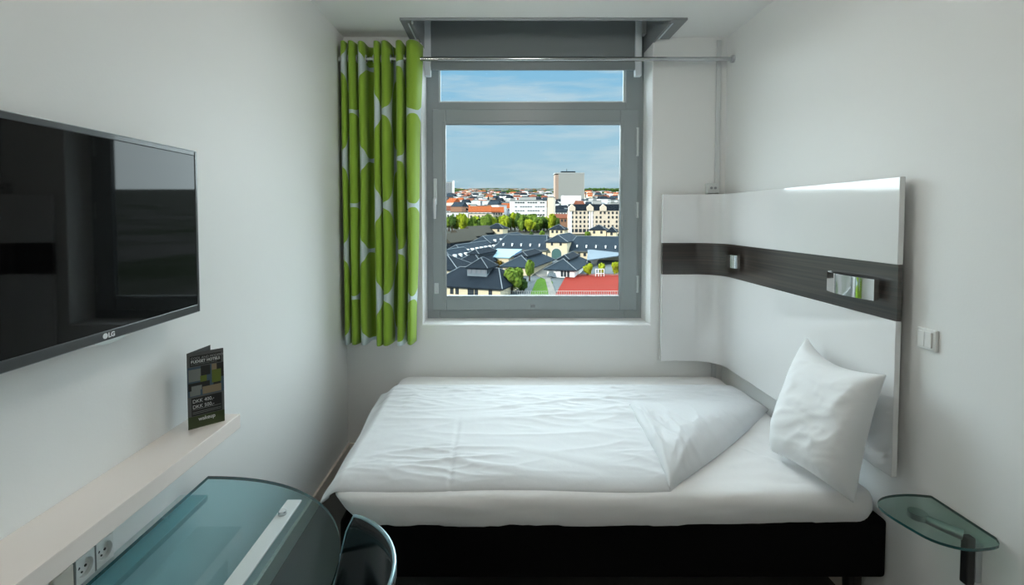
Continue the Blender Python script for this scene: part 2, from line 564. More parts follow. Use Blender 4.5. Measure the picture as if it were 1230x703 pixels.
def catmull(pts, n):
    out = []
    for i in range(len(pts) - 1):
        p0 = Vector(pts[max(i - 1, 0)]); p1 = Vector(pts[i]); p2 = Vector(pts[i + 1]); p3 = Vector(pts[min(i + 2, len(pts) - 1)])
        for k in range(n):
            t = k / n
            out.append(0.5 * ((2 * p1) + (p2 - p0) * t + (2 * p0 - 5 * p1 + 4 * p2 - p3) * t * t + (3 * p1 - p0 - 3 * p2 + p3) * t ** 3))
    out.append(Vector(pts[-1]))
    return out


cp = catmull(plan, 5)
arc = [0.0]
for a, b in zip(cp, cp[1:]):
    arc.append(arc[-1] + (b - a).length)
zt_c, zb_c = at(460, 53, 1, RY).z, at(460, 412, 1, RY).z
NZ = 40
P = []
for j in range(NZ + 1):
    v = j / NZ
    z = zt_c + (zb_c - zt_c) * v
    row = []
    for i, q in enumerate(cp):
        wob = noise.noise(Vector((q.x * 9, v * 2.2, 3))) * 0.010 * min(1, v * 3)
        amp = 1.0 + 0.12 * noise.noise(Vector((q.x * 6, v * 1.5, 8)))
        x = q.x + wob - (q.x + 0.70) * 0.02 * v
        if q.x > -0.53:
            x -= (q.x + 0.53) * 0.62 * min(1, v * 1.15)
        x = max(x, XL + 0.012)
        y = RY + q.y * amp + 0.006
        zz = z + (0.012 * noise.noise(Vector((arc[i] * 3, 0, 5))) if j == NZ else 0)
        row.append((x, min(y, YB - 0.008), zz))
    P.append(row)
mb = MB().grid(P)
cl_o = mb.build('cloth', M['curtain'], cur, smooth=180)
me = cl_o.data
uvl = me.uv_layers.new(name='UVMap')
ncol = len(cp)
for poly in me.polygons:
    for li in poly.loop_indices:
        vi = me.loops[li].vertex_index
        uvl.data[li].uv = (arc[vi % ncol], (vi // ncol) / NZ * (zt_c - zb_c))
sm = cl_o.modifiers.new('thickness', 'SOLIDIFY'); sm.thickness = 0.0018
# eyelets the rod passes through
for ex in (-0.895, -0.843, -0.793, -0.745, -0.700, -0.645, -0.612, -0.566, -0.498):
    e_m = MB()
    R1 = []
    for k in range(20):
        a = 2 * math.pi * k / 20
        R1.append((ex, RY + 0.021 * math.cos(a), RZ + 0.021 * math.sin(a)))
    R1.append(R1[0])
    e_m.tube(R1, 0.0045, 6)
    e_m.build('eyelet', M['steel'], cur, smooth=60)

# surface conduit and junction box in the corner
cd = empty('cable_conduit', (1.33, YB, 1.64), 'pale cable trunking running down the corner beside the window wall', 'cable trunking')
x_, z_ = at(864, 52, 1, YB - 0.01).x, ZC - 0.02
MB().box(x_ - 0.014, x_ + 0.014, YB - 0.012, YB, 1.70, z_).build('trunking', M['conduit'], cd, bevel=0.003)
jx = at(857, 227, 1, YB - 0.03).x
jb = MB().box(jx - 0.040, jx + 0.034, YB - 0.035, YB, 1.638, 1.702).build('junction_box', M['conduit'], cd, bevel=0.005)
for s_ in (-1, 1):
    MB().cyl((jx - 0.003 + s_ * 0.012, YB - 0.034, 1.672), (jx - 0.003 + s_ * 0.012, YB - 0.038, 1.672), 0.008, n=12).build('knockout', M['lining'], jb, smooth=40)
MB().box(x_ - 0.014, x_ + 0.014, YB - 0.012, YB, 0.4, 1.64).build('trunking', M['conduit'], cd, bevel=0.003)

# ------------------------------------------------------------------ headboard
HXF, HYF, HR = 1.330, 2.832, 0.15
HT = 0.019


def hb_path(off):
    """inner face line of the panel (plan), off = set back towards the wall"""
    pts = [(0.985, HYF + off)]
    cx, cy = HXF - HR, HYF - HR
    for k in range(13):
        a = math.pi / 2 * (1 - k / 12)
        pts.append((cx + (HR + off) * math.cos(a), cy + (HR + off) * math.sin(a)))
    pts.append((HXF + off, 1.556))
    return pts


hb = empty('headboard', (1.34, 1.56, 0.612), 'glossy white wall panel headboard with a dark wood band, curving round the corner', 'headboard')


def hb_band(name, z0, z1, m, off=0.0):
    a = hb_path(off)
    b = hb_path(HT)
    out = a + b[::-1]
    return MB().prism(out, z0, z1).build(name, m, hb, smooth=25, bevel=0.0015)


hb_band('panel', 1.338, 1.632, M['white_gloss'])
hb_band('wood_band', 1.146, 1.338, M['wenge'], 0.003)
hb_band('panel', 0.612, 1.146, M['white_gloss'])
for z in (0.75, 1.24, 1.52):
    MB().box(HXF + HT, XR, 1.62, 2.6, z - 0.03, z + 0.03).build('batten', M['grey_plastic'], hb)
MB().box(1.02, 1.16, HYF + HT, YB, 1.2, 1.26).build('batten', M['grey_plastic'], hb)


def chrome_lamp(y0, y1, z0, z1, label, bow, flange):
    """a bent chrome plate: small flange on the far end, then a bow standing off the band, small return at the near end"""
    r = empty('reading_lamp', (HXF, (y0 + y1) / 2, (z0 + z1) / 2), label, 'lamp', 'chrome reading lamps on the wood band')
    prof = [(HXF + 0.002, y1), (HXF - 0.004, y1), (HXF - 0.006, y1 - flange)]
    n = 16
    yy = y1 - flange
    for k in range(n + 1):
        t = k / n
        prof.append((HXF - 0.020 - bow * math.sin(math.pi * (0.12 + 0.80 * t)) , yy - 0.004 - (yy - 0.004 - y0) * t))
    prof.append((HXF - 0.010, y0))
    th = 0.004
    out = []
    for i, (x, y) in enumerate(prof):
        a = Vector(prof[max(i - 1, 0)]); b = Vector(prof[min(i + 1, len(prof) - 1)])
        d = (b - a).normalized()
        nrm = Vector((d.y, -d.x))
        out.append((x + nrm.x * th * -1, y + nrm.y * th * -1))
    m = MB().prism(prof + out[::-1], z0, z1)
    m.build('shade', M['chrome'], r, smooth=35)
    MB().box(HXF - 0.022, HXF + 0.004, y0 + (y1 - y0) * 0.35, y0 + (y1 - y0) * 0.65, z0 + 0.012, z1 - 0.012).build('lamp_holder', M['black'], r, bevel=0.003)
    return r


chrome_lamp(1.618, 1.880, 1.205, 1.280, 'curved chrome reading lamp on the wood band above the pillow', 0.028, 0.028)
chrome_lamp(2.560, 2.720, 1.212, 1.284, 'small curved chrome reading lamp on the wood band near the room corner', 0.026, 0.02)

# light switch on the right wall
sw = empty('light_switch', (XR, 1.486, 1.106), 'white two-rocker light switch on the wall right of the headboard', 'light switch')
MB().box(XR - 0.010, XR, 1.452, 1.520, 1.072, 1.140).build('frame', M['plastic'], sw, bevel=0.003)
MB().box(XR - 0.016, XR - 0.009, 1.462, 1.4855, 1.081, 1.131).build('rocker', M['plastic'], sw, bevel=0.002)
MB().box(XR - 0.016, XR - 0.009, 1.4865, 1.510, 1.081, 1.131).build('rocker', M['plastic'], sw, bevel=0.002)

# ------------------------------------------------------------------ bed
MX0, MX1, MY0, MY1, MZ0, MZ1 = -0.625, 1.352, 1.585, 2.858, 0.388, 0.520
bed = empty('bed', (0.36, 2.2, 0), 'low bed with black fabric base and white fitted sheet against the window wall', 'bed')
MB().box(-0.57, 1.372, 1.612, 2.852, 0.212, 0.425).build('base', M['black_cloth'], bed, bevel=0.015, seg=3)
for x in (-0.50, 1.30):
    for y in (1.68, 2.78):
        MB().cyl((x, y, 0), (x, y, 0.215), 0.026, 0.03).build('leg', M['black'], bed, smooth=40)


def sm01(t):
    t = max(0.0, min(1.0, t))
    return t * t * (3 - 2 * t)


def ridged(v):
    return max(0.0, 1 - 2.4 * abs(noise.noise(v)))


def mattress():
    # rings from bottom centre outwards over the side to the top centre
    m = MB()
    nx = 72
    ny = 46
    cr_ = 0.09

    def outline(inset):
        x0, x1, y0, y1 = MX0 + inset, MX1 - inset, MY0 + inset, MY1 - inset
        r = max(cr_ - inset, 0.02)
        pts = []
        for (cx, cy, a0, ex, ey) in ((x1 - r, y0 + r, -90, 0, 1), (x1 - r, y1 - r, 0, -1, 0), (x0 + r, y1 - r, 90, 0, -1), (x0 + r, y0 + r, 180, 1, 0)):
            for k in range(9):
                a = math.radians(a0 + 90 * k / 8)
                pts.append((cx + r * math.cos(a), cy + r * math.sin(a)))
            # straight run to the next corner
            nxt = {0: (x1, y1 - r), 1: (x0 + r, y1), 2: (x0, y0 + r), 3: (x1 - r, y0)}[[-90, 0, 90, 180].index(a0)]
            p = pts[-1]
            n = 34 if a0 in (0, 180) else 20
            for k in range(1, n):
                pts.append((p[0] + (nxt[0] - p[0]) * k / n, p[1] + (nxt[1] - p[1]) * k / n))
        return pts
    rings = []
    H = MZ1 - MZ0
    prof = [(0.06, 0.0), (0.03, 0.0), (0.012, 0.07), (0.004, 0.2), (0.0, 0.38), (0.0, 0.55), (0.004, 0.72), (0.013, 0.86), (0.028, 0.95), (0.05, 0.99),
            (0.08, 1.0), (0.10, 1.0)] + [(0.12 + 0.02 * k, 1.0) for k in range(24)]
    for ins, hh in prof:
        row = []
        for (x, y) in outline(ins):
            z = MZ0 + H * hh
            low = 1 - hh
            left = sm01((-0.30 - x) / 0.32)
            front = sm01((1.75 - y) / 0.12)
            x2 = x + 0.13 * low ** 1.2 * left * (0.35 + 0.65 * front)
            y2 = y + 0.02 * low * front
            sag = front * low * (0.020 * sm01((x - 0.5) / 0.8) + 0.004 * noise.noise(Vector((x * 5, 2, 1))))
            wr = 0.0
            if hh > 0.9:
                wr = 0.003 * noise.noise(Vector((x * 3.0, y * 16, 4))) + 0.006 * ridged(Vector((x * 2.2 + y * 1.0, y * 10 - x * 1.2, 41))) ** 3 * sm01((x - 0.5) / 0.3)
            elif front > 0.1:
                y2 += (0.007 * noise.noise(Vector((x * 6 + hh * 5, hh * 2, 9))) + 0.006 * ridged(Vector((x * 4 + hh * 3.2, hh * 2.0, 3))) ** 2) * sm01(hh * 4)
            if left > 0.3 and front > 0.3 and hh < 0.6:
                wl = noise.noise(Vector((x * 30, hh * 3, y * 20)))
                y2 += 0.010 * wl * left
            row.append((x2, y2, z + sag + wr))
        rings.append(row)
    m.ring_stack(rings)
    return m


mt = mattress().build('mattress', M['fitted_sheet'], bed, smooth=180)

# duvet ---------------------------------------------------------------
DL0 = (0.612, 1.634)
DL1 = (1.345, 2.310)
DY0, DY1 = 1.632, 2.640


def duvet_right(y):
    if y <= DL1[1]:
        return DL0[0] + (y - DL0[1]) * (DL1[0] - DL0[0]) / (DL1[1] - DL0[1])
    return 1.325 + 0.02 * (DY1 - y) / (DY1 - DL1[1])


def wrinkle(x, y, s=0):
    c = noise.noise(Vector((x * 1.3, y * 1.7, 3.1 + s)))
    a = noise.noise(Vector((x * 2.2 + y * 1.2, y * 9 - x * 1.5, 1.3 + s)))
    # long crisp creases, mostly along the bed, at two scales, gathered in patches
    patch = sm01(0.5 + 1.4 * noise.noise(Vector((x * 1.9, y * 2.3, 17 + s))))
    r1 = ridged(Vector((x * 1.7 + y * 1.6, y * 7.5 - x * 1.3, 11.0 + s))) ** 3
    r2 = ridged(Vector((x * 3.4 - y * 2.2, y * 15 + x * 2.4, 23.0 + s))) ** 2
    r3 = ridged(Vector((x * 6.5 + y * 5.0, y * 24 - x * 3.0, 31.0 + s))) ** 2
    return 0.007 * c + 0.004 * a + 0.0085 * r1 * (0.35 + 0.65 * patch) + 0.0065 * r2 * patch + 0.0030 * r3 * patch


def duvet():
    m = MB()
    NU, NV = 240, 150
    top, bot = [], []
    for j in range(NV + 1):
        tv = j / NV
        tv = 0.5 - 0.5 * math.cos(math.pi * tv) if False else tv
        # denser rows near the front and back hems
        y = DY0 + (DY1 - DY0) * (0.5 - 0.5 * math.cos(math.pi * tv)) * 0.5 + (DY1 - DY0) * tv * 0.5
        rt, rb = [], []
        xl = -0.640 - 0.045 * (y - DY0) / (DY1 - DY0) + 0.010 * noise.noise(Vector((y * 4, 0, 2)))
        xr = duvet_right(y)
        for i in range(NU + 1):
            tu = i / NU
            tu = 0.5 * tu + 0.5 * (0.5 - 0.5 * math.cos(math.pi * tu))
            x = xl + (xr - xl) * tu
            dF = y - DY0
            dB = DY1 - y
            dL = x - xl
            if y <= DL1[1]:
                dR = (xr - x) * 0.69
            else:
                dR = xr - x
            d = min(dF, dB, dL, dR)
            def rnd(dd, R):
                e_ = min(max(dd, 0) / R, 1)
                return math.sqrt(max(0, 1 - (1 - e_) ** 2))
            e1 = rnd(dF, 0.13) * rnd(dB, 0.09) * rnd(dL, 0.045) * rnd(dR, 0.04)
            fade = min(1, d / 0.10)
            puff = 0.026 + 0.012 * sm01(d / 0.25)
            zt = MZ1 + 0.004 + puff * e1 + wrinkle(x, y) * (0.15 + 0.85 * fade)
            # seam running front to back across the left third, pressed creases
            zt -= 0.004 * math.exp(-((x + 0.19 + 0.02 * (y - 2)) / 0.008) ** 2) * sm01((2.2 - y) / 0.2)
            # front hem folds running at a slant
            if y < 1.95:
                s_ = (x * 1.0 + (y - 1.6) * 3.2)
                zt += 0.012 * max(0, noise.noise(Vector((s_ * 3.1, y * 3, 21)))) * sm01((1.95 - y) / 0.2) * fade
            drop = 0.050 * sm01((-0.575 - x) / 0.08) + 0.008 * sm01((1.68 - y) / 0.06)
            drop -= 0.012 * sm01((-0.56 - x) / 0.08) * sm01((1.75 - y) / 0.15)
            yy = y - 0.012 * math.sin(tu * 9) * sm01((1.7 - y) / 0.1) * 0.5
            zb = MZ1 + 0.003
            rt.append((x, yy, zt - drop))
            rb.append((x, yy, min(zb, zt - drop - 0.001) - (0.0 if drop < 0.02 else 0.008)))
        top.append(rt); bot.append(rb)
    m.grid(top)
    m.grid([r[::-1] for r in bot])
    # close the rim
    n1, n2 = NV + 1, NU + 1
    o2 = n1 * n2
    T = lambda j, i: j * n2 + i
    Bq = lambda j, i: o2 + j * n2 + (n2 - 1 - i)
    for i in range(NU):
        m.f.append((T(0, i), Bq(0, i), Bq(0, i + 1), T(0, i + 1))); m.m.append(0)
        m.f.append((T(NV, i), T(NV, i + 1), Bq(NV, i + 1), Bq(NV, i))); m.m.append(0)
    for j in range(NV):
        m.f.append((T(j, 0), T(j + 1, 0), Bq(j + 1, 0), Bq(j, 0))); m.m.append(0)
        m.f.append((T(j, NU), Bq(j, NU), Bq(j + 1, NU), T(j + 1, NU))); m.m.append(0)
    return m


dv = empty('duvet', (0.2, 2.1, MZ1), 'white duvet spread over the bed with its near right corner folded back', 'duvet')
duvet().build('cover', M['sheet'], dv, smooth=180)


def flap():
    """folded-back corner: a puffy triangle lying on the duvet, hinged on the diagonal"""
    A = Vector((0.604, 1.628)); B_ = Vector((1.350, 2.315)); Cc = Vector((0.640, 2.285))
    m = MB()
    NU, NV = 90, 70
    top, bot = [], []
    nrm = Vector((A.y - B_.y, B_.x - A.x)).normalized()       # pointing from the fold towards the apex
    for j in range(NV + 1):
        v = j / NV
        v_ = v ** 1.25
        rt, rb = [], []
        p0 = A.lerp(Cc, v_); p1 = B_.lerp(Cc, v_)
        for i in range(NU + 1):
            u = i / NU
            p = p0.lerp(p1, u)
            # the outer two edges are slightly wavy
            dd = (p - A).dot(nrm)                            # distance from the fold line
            d_ac = abs((p - A).cross((Cc - A).normalized())) if hasattr(Vector((0, 0)), 'cross') else 0
            d_bc = abs((p - B_).cross((Cc - B_).normalized()))
            RR = 0.11
            roll = math.sqrt(max(0, 1 - (1 - min(dd / RR, 1)) ** 2))
            edge = math.sqrt(max(0, 1 - (1 - min(min(d_ac, d_bc) / 0.035, 1)) ** 2))
            out = p - nrm * (0.018 * (1 - min(dd / 0.05, 1)) * math.sin(math.pi * min(1, max(0, u))) )
            base = MZ1 + 0.034 + 0.004
            h = 0.006 + (0.012 + 0.028 * math.exp(-dd / 0.22) * sm01((1 - u) / 0.35)) * edge
            w = wrinkle(p.y, p.x, 5) * 1.3 * edge
            # folds fanning out from the pinched front end
            r_ = (p - A).length
            ang = math.atan2(p.y - A.y, p.x - A.x)
            w += 0.016 * max(0, math.cos(ang * 13 + 0.4)) ** 3 * sm01(r_ / 0.15) * math.exp(-r_ / 0.35) * edge
            zt = base + h * 1.0 + w
            zroll = MZ1 + 0.006 + (zt - MZ1 - 0.006) * roll
            rt.append((out.x, out.y, zroll))
            rb.append((out.x, out.y, MZ1 + 0.005 + 0.026 * min(1, dd / 0.05)))
        top.append(rt); bot.append(rb)
    m.grid(top)
    m.grid([r[::-1] for r in bot])
    n1, n2 = NV + 1, NU + 1
    o2 = n1 * n2
    T = lambda j, i: j * n2 + i
    Bq = lambda j, i: o2 + j * n2 + (n2 - 1 - i)
    for i in range(NU):
        m.f.append((T(0, i), Bq(0, i), Bq(0, i + 1), T(0, i + 1))); m.m.append(0)
    for j in range(NV):
        m.f.append((T(j, 0), T(j + 1, 0), Bq(j + 1, 0), Bq(j, 0))); m.m.append(0)
        m.f.append((T(j, NU), Bq(j, NU), Bq(j + 1, NU), T(j + 1, NU))); m.m.append(0)
    return m


flap().build('folded_corner', M['sheet'], dv, smooth=180)

# pillow ----------------------------------------------------------------
A = Vector((1.105, 1.865, 0.545)); B_ = Vector((1.195, 1.545, 0.530)); Cc = Vector((1.275, 1.525, 0.975)); D = Vector((1.290, 1.945, 0.990))
N = 56
nrm = ((B_ - A).cross(D - A)).normalized()
if nrm.x > 0: nrm = -nrm
front, back = [], []
for j in range(N + 1):
    v = j / N
    rf, rb = [], []
    for i in range(N + 1):
        u = i / N
        s_, t_ = 2 * u - 1, 2 * v - 1
        # edges pull inwards between the pointed corners
        su = 0.5 + 0.5 * s_ * (1 - 0.07 * (1 - t_ * t_) * 1.0)
        tv = 0.5 + 0.5 * t_ * (1 - 0.05 * (1 - s_ * s_) * 1.0)
        if t_ > 0:   # the top seam sags between its two corners
            tv -= 0.075 * (1 - s_ * s_) * (1 - 0.35 * s_) * t_ ** 3
        if s_ < 0:   # far side edge bulges out under the weight
            su -= 0.10 * (1 - t_ * t_) * abs(s_) * (1 - 0.4 * v)
        p = (A.lerp(B_, su)).lerp(D.lerp(Cc, su), tv)
        e_ = max(0.0, (1 - s_ ** 4) * (1 - t_ ** 4))
        body = e_ ** 0.55 * (0.70 + 0.30 * (1 - v))
        w = 0.006 * noise.noise(Vector((u * 2.6 + v * 2, v * 2.6 - u * 2, 2)))
        w += 0.006 * ridged(Vector((u * 1.6 + v * 1.2, v * 4.6 - u * 2.4, 14))) ** 2 + 0.003 * ridged(Vector((u * 3 + v * 2, v * 9 - u * 5, 24))) ** 2
        rf.append(p + nrm * (0.003 + 0.105 * body + w * e_ ** 0.5))
        rb.append(p - nrm * (0.003 + 0.050 * body * (1 - 0.3 * v) + 0.4 * w * e_ ** 0.5))
    front.append(rf); back.append(rb)
mb = MB().grid(front)
mb.grid([r[::-1] for r in back])
n2 = N + 1; o2 = n2 * n2
T = lambda j, i: j * n2 + i
Bq = lambda j, i: o2 + j * n2 + (n2 - 1 - i)
for i in range(N):
    mb.f += [(T(0, i), Bq(0, i), Bq(0, i + 1), T(0, i + 1)), (T(N, i), T(N, i + 1), Bq(N, i + 1), Bq(N, i)),
             (T(i, 0), T(i + 1, 0), Bq(i + 1, 0), Bq(i, 0)), (T(i, N), Bq(i, N), Bq(i + 1, N), T(i + 1, N))]
    mb.m += [0, 0, 0, 0]
# keep the back of the pillow in front of the headboard and on the sheet
mb.v = [(min(x, HXF - 0.004), y, max(z, MZ1 + 0.004)) for x, y, z in mb.v]
pil = mb.build('pillow', M['pillowcase'], smooth=180)
tag(pil, 'plump white pillow propped up against the headboard', 'pillow')

# ------------------------------------------------------------------ television
TX = -0.868
ty1, ty0, tz0_, tz1_ = 1.340, 0.600, 1.226, 1.685
tv = empty('television', (TX, 0.97, tz0_), 'flat black television mounted on the left wall', 'television')
MB().box(TX - 0.035, TX - 0.002, ty0, ty1, tz0_, tz1_).build('body', M['bezel'], tv, bevel=0.006, seg=3)


def yz_frame(x0, x1, y0, y1, z0, z1, wy0, wy1, wb, wt):
    m = MB()
    m.box(x0, x1, y0, y0 + wy0, z0, z1)
    m.box(x0, x1, y1 - wy1, y1, z0, z1)
    m.box(x0, x1, y0 + wy0, y1 - wy1, z0, z0 + wb)
    m.box(x0, x1, y0 + wy0, y1 - wy1, z1 - wt, z1)
    return m


yz_frame(TX - 0.004, TX, ty0, ty1, tz0_, tz1_, 0.014, 0.010, 0.022, 0.014).build('bezel', M['bezel'], tv, bevel=0.002)
yz_frame(TX - 0.012, TX - 0.001, ty0 - 0.001, ty1 + 0.0015, tz0_ - 0.001, tz1_ + 0.001, 0.003, 0.003, 0.003, 0.003).build('edge_strip', M['tv_edge'], tv, bevel=0.001)
MB().box(TX - 0.006, TX - 0.0015, ty0 + 0.013, ty1 - 0.009, tz0_ + 0.021, tz1_ - 0.013).build('screen', M['screen'], tv)
ly = at(134, 409, 0, TX).y
out = [(ly - 0.045 + 0.09 * k / 12, tz0_ - 0.009 * math.sin(math.pi * k / 12) ** 0.7) for k in range(13)]
MB().ring_stack([[(TX - 0.012, y, z) for y, z in out], [(TX - 0.001, y, z) for y, z in out]]).build('sensor_lip', M['alu'], tv)
MB().box(XL, TX - 0.03, 0.80, 1.10, 1.33, 1.58).build('wall_mount', M['black'], tv)


def text_mesh(body, size, align='LEFT', bold=0.0, xscale=1.0):
    cu = bpy.data.curves.new('lettering', 'FONT')
    cu.body = body
    cu.size = size
    cu.align_x = align
    cu.offset = bold
    cu.extrude = 0.00015
    o = bpy.data.objects.new('lettering', cu)
    C.objects.link(o)
    bpy.context.view_layer.update()
    me = bpy.data.meshes.new_from_object(o.evaluated_get(bpy.context.evaluated_depsgraph_get()))
    bpy.data.objects.remove(o)
    bpy.data.curves.remove(cu)
    if xscale != 1:
        for v in me.vertices: v.co.x *= xscale
    return me


def put_text(name, body, size, parent, origin, ex, ez, m, align='LEFT', bold=0.0, xscale=1.0):
    me = text_mesh(body, size, align, bold, xscale)
    ex, ez = Vector(ex).normalized(), Vector(ez).normalized()
    nn = ex.cross(ez)
    R = Matrix((ex, ez, nn)).transposed()
    for v in me.vertices:
        v.co = R @ v.co + Vector(origin)
    me.materials.clear(); me.materials.append(m)
    o = bpy.data.objects.new(name, me)
    C.objects.link(o)
    o.parent = parent
    o.matrix_parent_inverse = base_matrix(parent).inverted()
    return o


ly2 = at(130, 407, 0, TX).y
put_text('logo_lettering', 'LG', 0.0145, tv, (TX + 0.0005, ly2, tz0_ + 0.006), (0, 1, 0), (0, 0, 1), M['logo'], bold=0.0006)
MB().cyl((TX - 0.001, ly2 - 0.0075, tz0_ + 0.0110), (TX + 0.0006, ly2 - 0.0075, tz0_ + 0.0110), 0.0062, n=20).build('logo_emblem', M['logo'], tv)

# ------------------------------------------------------------------ wall shelf, sockets, brochure
SZ, SXF, SYE = 0.884, -0.812, 1.435
sh = MB().box(XL, SXF, -0.25, SYE, SZ - 0.044, SZ).build('wall_shelf', M['shelf'], bevel=0.0015)
tag(sh, 'long white lacquered wall shelf below the television', 'shelf')


def socket(yc, zc, label):
    r = empty('power_socket', (XL, yc, zc), label, 'power socket', 'sockets under the wall shelf')
    w, h = 0.0235, 0.030
    # square front with a round well
    n = 24
    m = MB()
    sq = []
    for k in range(n):
        a = 2 * math.pi * k / n
        c, s_ = math.cos(a), math.sin(a)
        q = max(abs(c), abs(s_))
        sq.append((c / q * w, s_ / q * h))
    ci = [(0.0205 * math.cos(2 * math.pi * k / n), 0.0205 * math.sin(2 * math.pi * k / n)) for k in range(n)]
    X1 = XL + 0.012
    rings = [[(XL, yc + a, zc + b) for a, b in sq], [(X1, yc + a, zc + b) for a, b in sq], [(X1, yc + a, zc + b) for a, b in ci], [(XL + 0.003, yc + a * 0.96, zc + b * 0.96) for a, b in ci]]
    m.ring_stack(rings)
    m.build('faceplate', M['plastic'], r, smooth=30)
    for s_ in (-1, 1):
        MB().cyl((XL + 0.002, yc + s_ * 0.0085, zc - s_ * 0.002), (XL + 0.0045, yc + s_ * 0.0085, zc - s_ * 0.002), 0.003, n=10).build('contact_hole', M['black'], r)
    MB().cyl((XL + 0.002, yc - 0.001, zc - 0.011), (XL + 0.0045, yc - 0.001, zc - 0.011), 0.0022, n=10).build('contact_hole', M['black'], r)
    MB().box(XL, XL + 0.011, yc - w - 0.004, yc - w, zc - h, zc + h).build('side_slot', M['grey_plastic'], r)
    return r


socket(1.082, 0.705, 'white power socket below the wall shelf, farther of the two')
socket(1.030, 0.705, 'white power socket below the wall shelf, nearer of the two')
cb = MB().box(XL, XL + 0.012, 0.955, 1.001, 0.655, 0.735)
tag(cb.build('blank_plate', M['skirting'], bevel=0.002), 'narrow tan cover plate beside the nearer power socket', 'cover plate')

bro = empty('brochure', (-0.87, 1.36, SZ), 'dark folded hotel brochure standing at the end of the wall shelf', 'brochure')
b0 = at(226.5, 517, 2, SZ); b1 = at(270, 505.5, 2, SZ)
b2 = Vector((-0.889, b0.y + 0.094, SZ))
hgt = 0.222
ebr = (b1 - b0).normalized()
nbr = Vector((ebr.y, -ebr.x, 0))


def panel(p, q, name, m, t=0.0008):
    d = (q - p).normalized(); nn = Vector((d.y, -d.x, 0)) * t
    mm = MB()
    mm.ring_stack([[p, q, q - nn, p - nn], [p + Vector((0, 0, hgt)), q + Vector((0, 0, hgt)), q - nn + Vector((0, 0, hgt)), p - nn + Vector((0, 0, hgt))]])
    return mm.build(name, m, bro)


panel(b0, b1, 'front_leaf', M['print_grey'])
panel(b0 - nbr * 0.001, b2, 'rear_leaf', M['print_black'])
BW = (b1 - b0).length


def print_quad(mm, u0, u1, v0, v1, mi, lift=0.0003):
    mm.mi = mi
    o = b0 + nbr * lift
    pts = [o + ebr * (u * BW) + Vector((0, 0, v * hgt)) for u, v in ((u0, v0), (u1, v0), (u1, v1), (u0, v1))]
    mm.add(pts, [(0, 1, 2, 3)])


pm = MB()
pal = [M['print_black'], M['print_blue'], M['print_pale'], M['print_tan'], M['print_lime'], M['print_moss']]
print_quad(pm, 0.0, 1.0, 0.42, 0.81, 1)
for q in [(0.03, 0.36, 0.62, 0.78, 2), (0.20, 0.24, 0.62, 0.78, 1), (0.36, 0.62, 0.68, 0.81, 0), (0.66, 0.80, 0.60, 0.81, 3), (0.80, 1.0, 0.62, 0.81, 0),
          (0.66, 0.92, 0.56, 0.73, 4), (0.34, 0.52, 0.60, 0.68, 4), (0.02, 0.60, 0.50, 0.60, 0), (0.40, 0.92, 0.43, 0.53, 3), (0.70, 0.90, 0.52, 0.57, 0),
          (0.10, 0.38, 0.50, 0.56, 2), (0.06, 0.34, 0.43, 0.50, 2)]:
    print_quad(pm, *q, 0.0005 + 0.00004 * q[0] + 0.00003 * (q[4] + 1))
pm.build('photo_print', pal, bro)
pm = MB()
print_quad(pm, 0.0, 1.0, 0.0, 0.16, 0)
pm.build('footer_print', [M['print_moss']], bro)
pm = MB()
print_quad(pm, 0.07, 0.93, 0.82, 0.955, 0, 0.0006)
pm.build('text_panel', [M['print_black']], bro)
pm = MB()
print_quad(pm, 0.09, 0.93, 0.165, 0.405, 0, 0.0006)
pm.build('text_panel', [M['print_black']], bro)


def bro_text(name, s_, size, u, v, bold=0.0, xs=1.0, m='print_white'):
    put_text(name, s_, size, bro, b0 + nbr * 0.0009 + ebr * (u * BW) + Vector((0, 0, v * hgt)), ebr, (0, 0, 1), M[m], 'LEFT', bold, xs)


bro_text('headline_lettering', 'COOL AND MODERN', 0.0098, 0.10, 0.908, 0, 0.86, 'print_mid')
bro_text('headline_lettering', 'BUDGET HOTELS', 0.0110, 0.10, 0.862, 0.0004, 0.86)
bro_text('caption_lettering', 'IN COPENHAGEN AND AARHUS', 0.0050, 0.10, 0.835, 0, 0.9, 'print_pale')
bro_text('price_lettering', 'DKK 400,-', 0.0145, 0.12, 0.335, 0, 0.86, 'print_white')
bro_text('price_lettering', 'DKK 500,-', 0.0145, 0.12, 0.262, 0, 0.86, 'print_white')
bro_text('hotel_lettering', 'wakeup', 0.0160, 0.27, 0.092, 0.0003, 0.86)
pm = MB()
for v in (0.246, 0.21, 0.19):
    print_quad(pm, 0.12, 0.90, v, v + 0.006, 0, 0.0009)
pm.build('rule_print', [M['print_pale']], bro)

# ------------------------------------------------------------------ half-round glass table
TZ = 0.682
tp0 = at(250, 572, 2, TZ)
TXE = tp0.x
TYC, TRY, TRX = 0.985, tp0.y - 0.985, 0.545
tb = empty('glass_table', (-0.66, TYC, 0), 'half-round teal glass table with a metal bar under the shelf', 'table')
out = []
for k in range(49):
    a = math.pi / 2 - math.pi * k / 48
    ca, sa = math.cos(a), math.sin(a)
    out.append((TXE + TRX * abs(ca) ** 0.93, TYC + TRY * (abs(sa) ** 0.93) * (1 if sa >= 0 else -1)))
m = MB()
n_ = len(out)
top_i = [(x, y, TZ) for x, y in out]
bot_i = [(x, y, TZ - 0.010) for x, y in out]
m.mi = 0
m.add(top_i, [tuple(range(n_ - 1, -1, -1))])
m.mi = 1
m.add(top_i + bot_i, [(i, (i + 1) % n_, n_ + (i + 1) % n_, n_ + i) for i in range(n_)])
m.mi = 2
m.add(bot_i, [tuple(range(n_))])
M['clear_thin'] = glass_mat('clear_underside', (0.98, 0.99, 0.99), 1.02)
m.build('table_top', [M['teal_glass'], M['glass_edge'], M['clear_thin']], tb)
p_a = at(354, 603, 2, TZ); p_b = at(286, 703, 2, TZ)
bxm = p_a.x
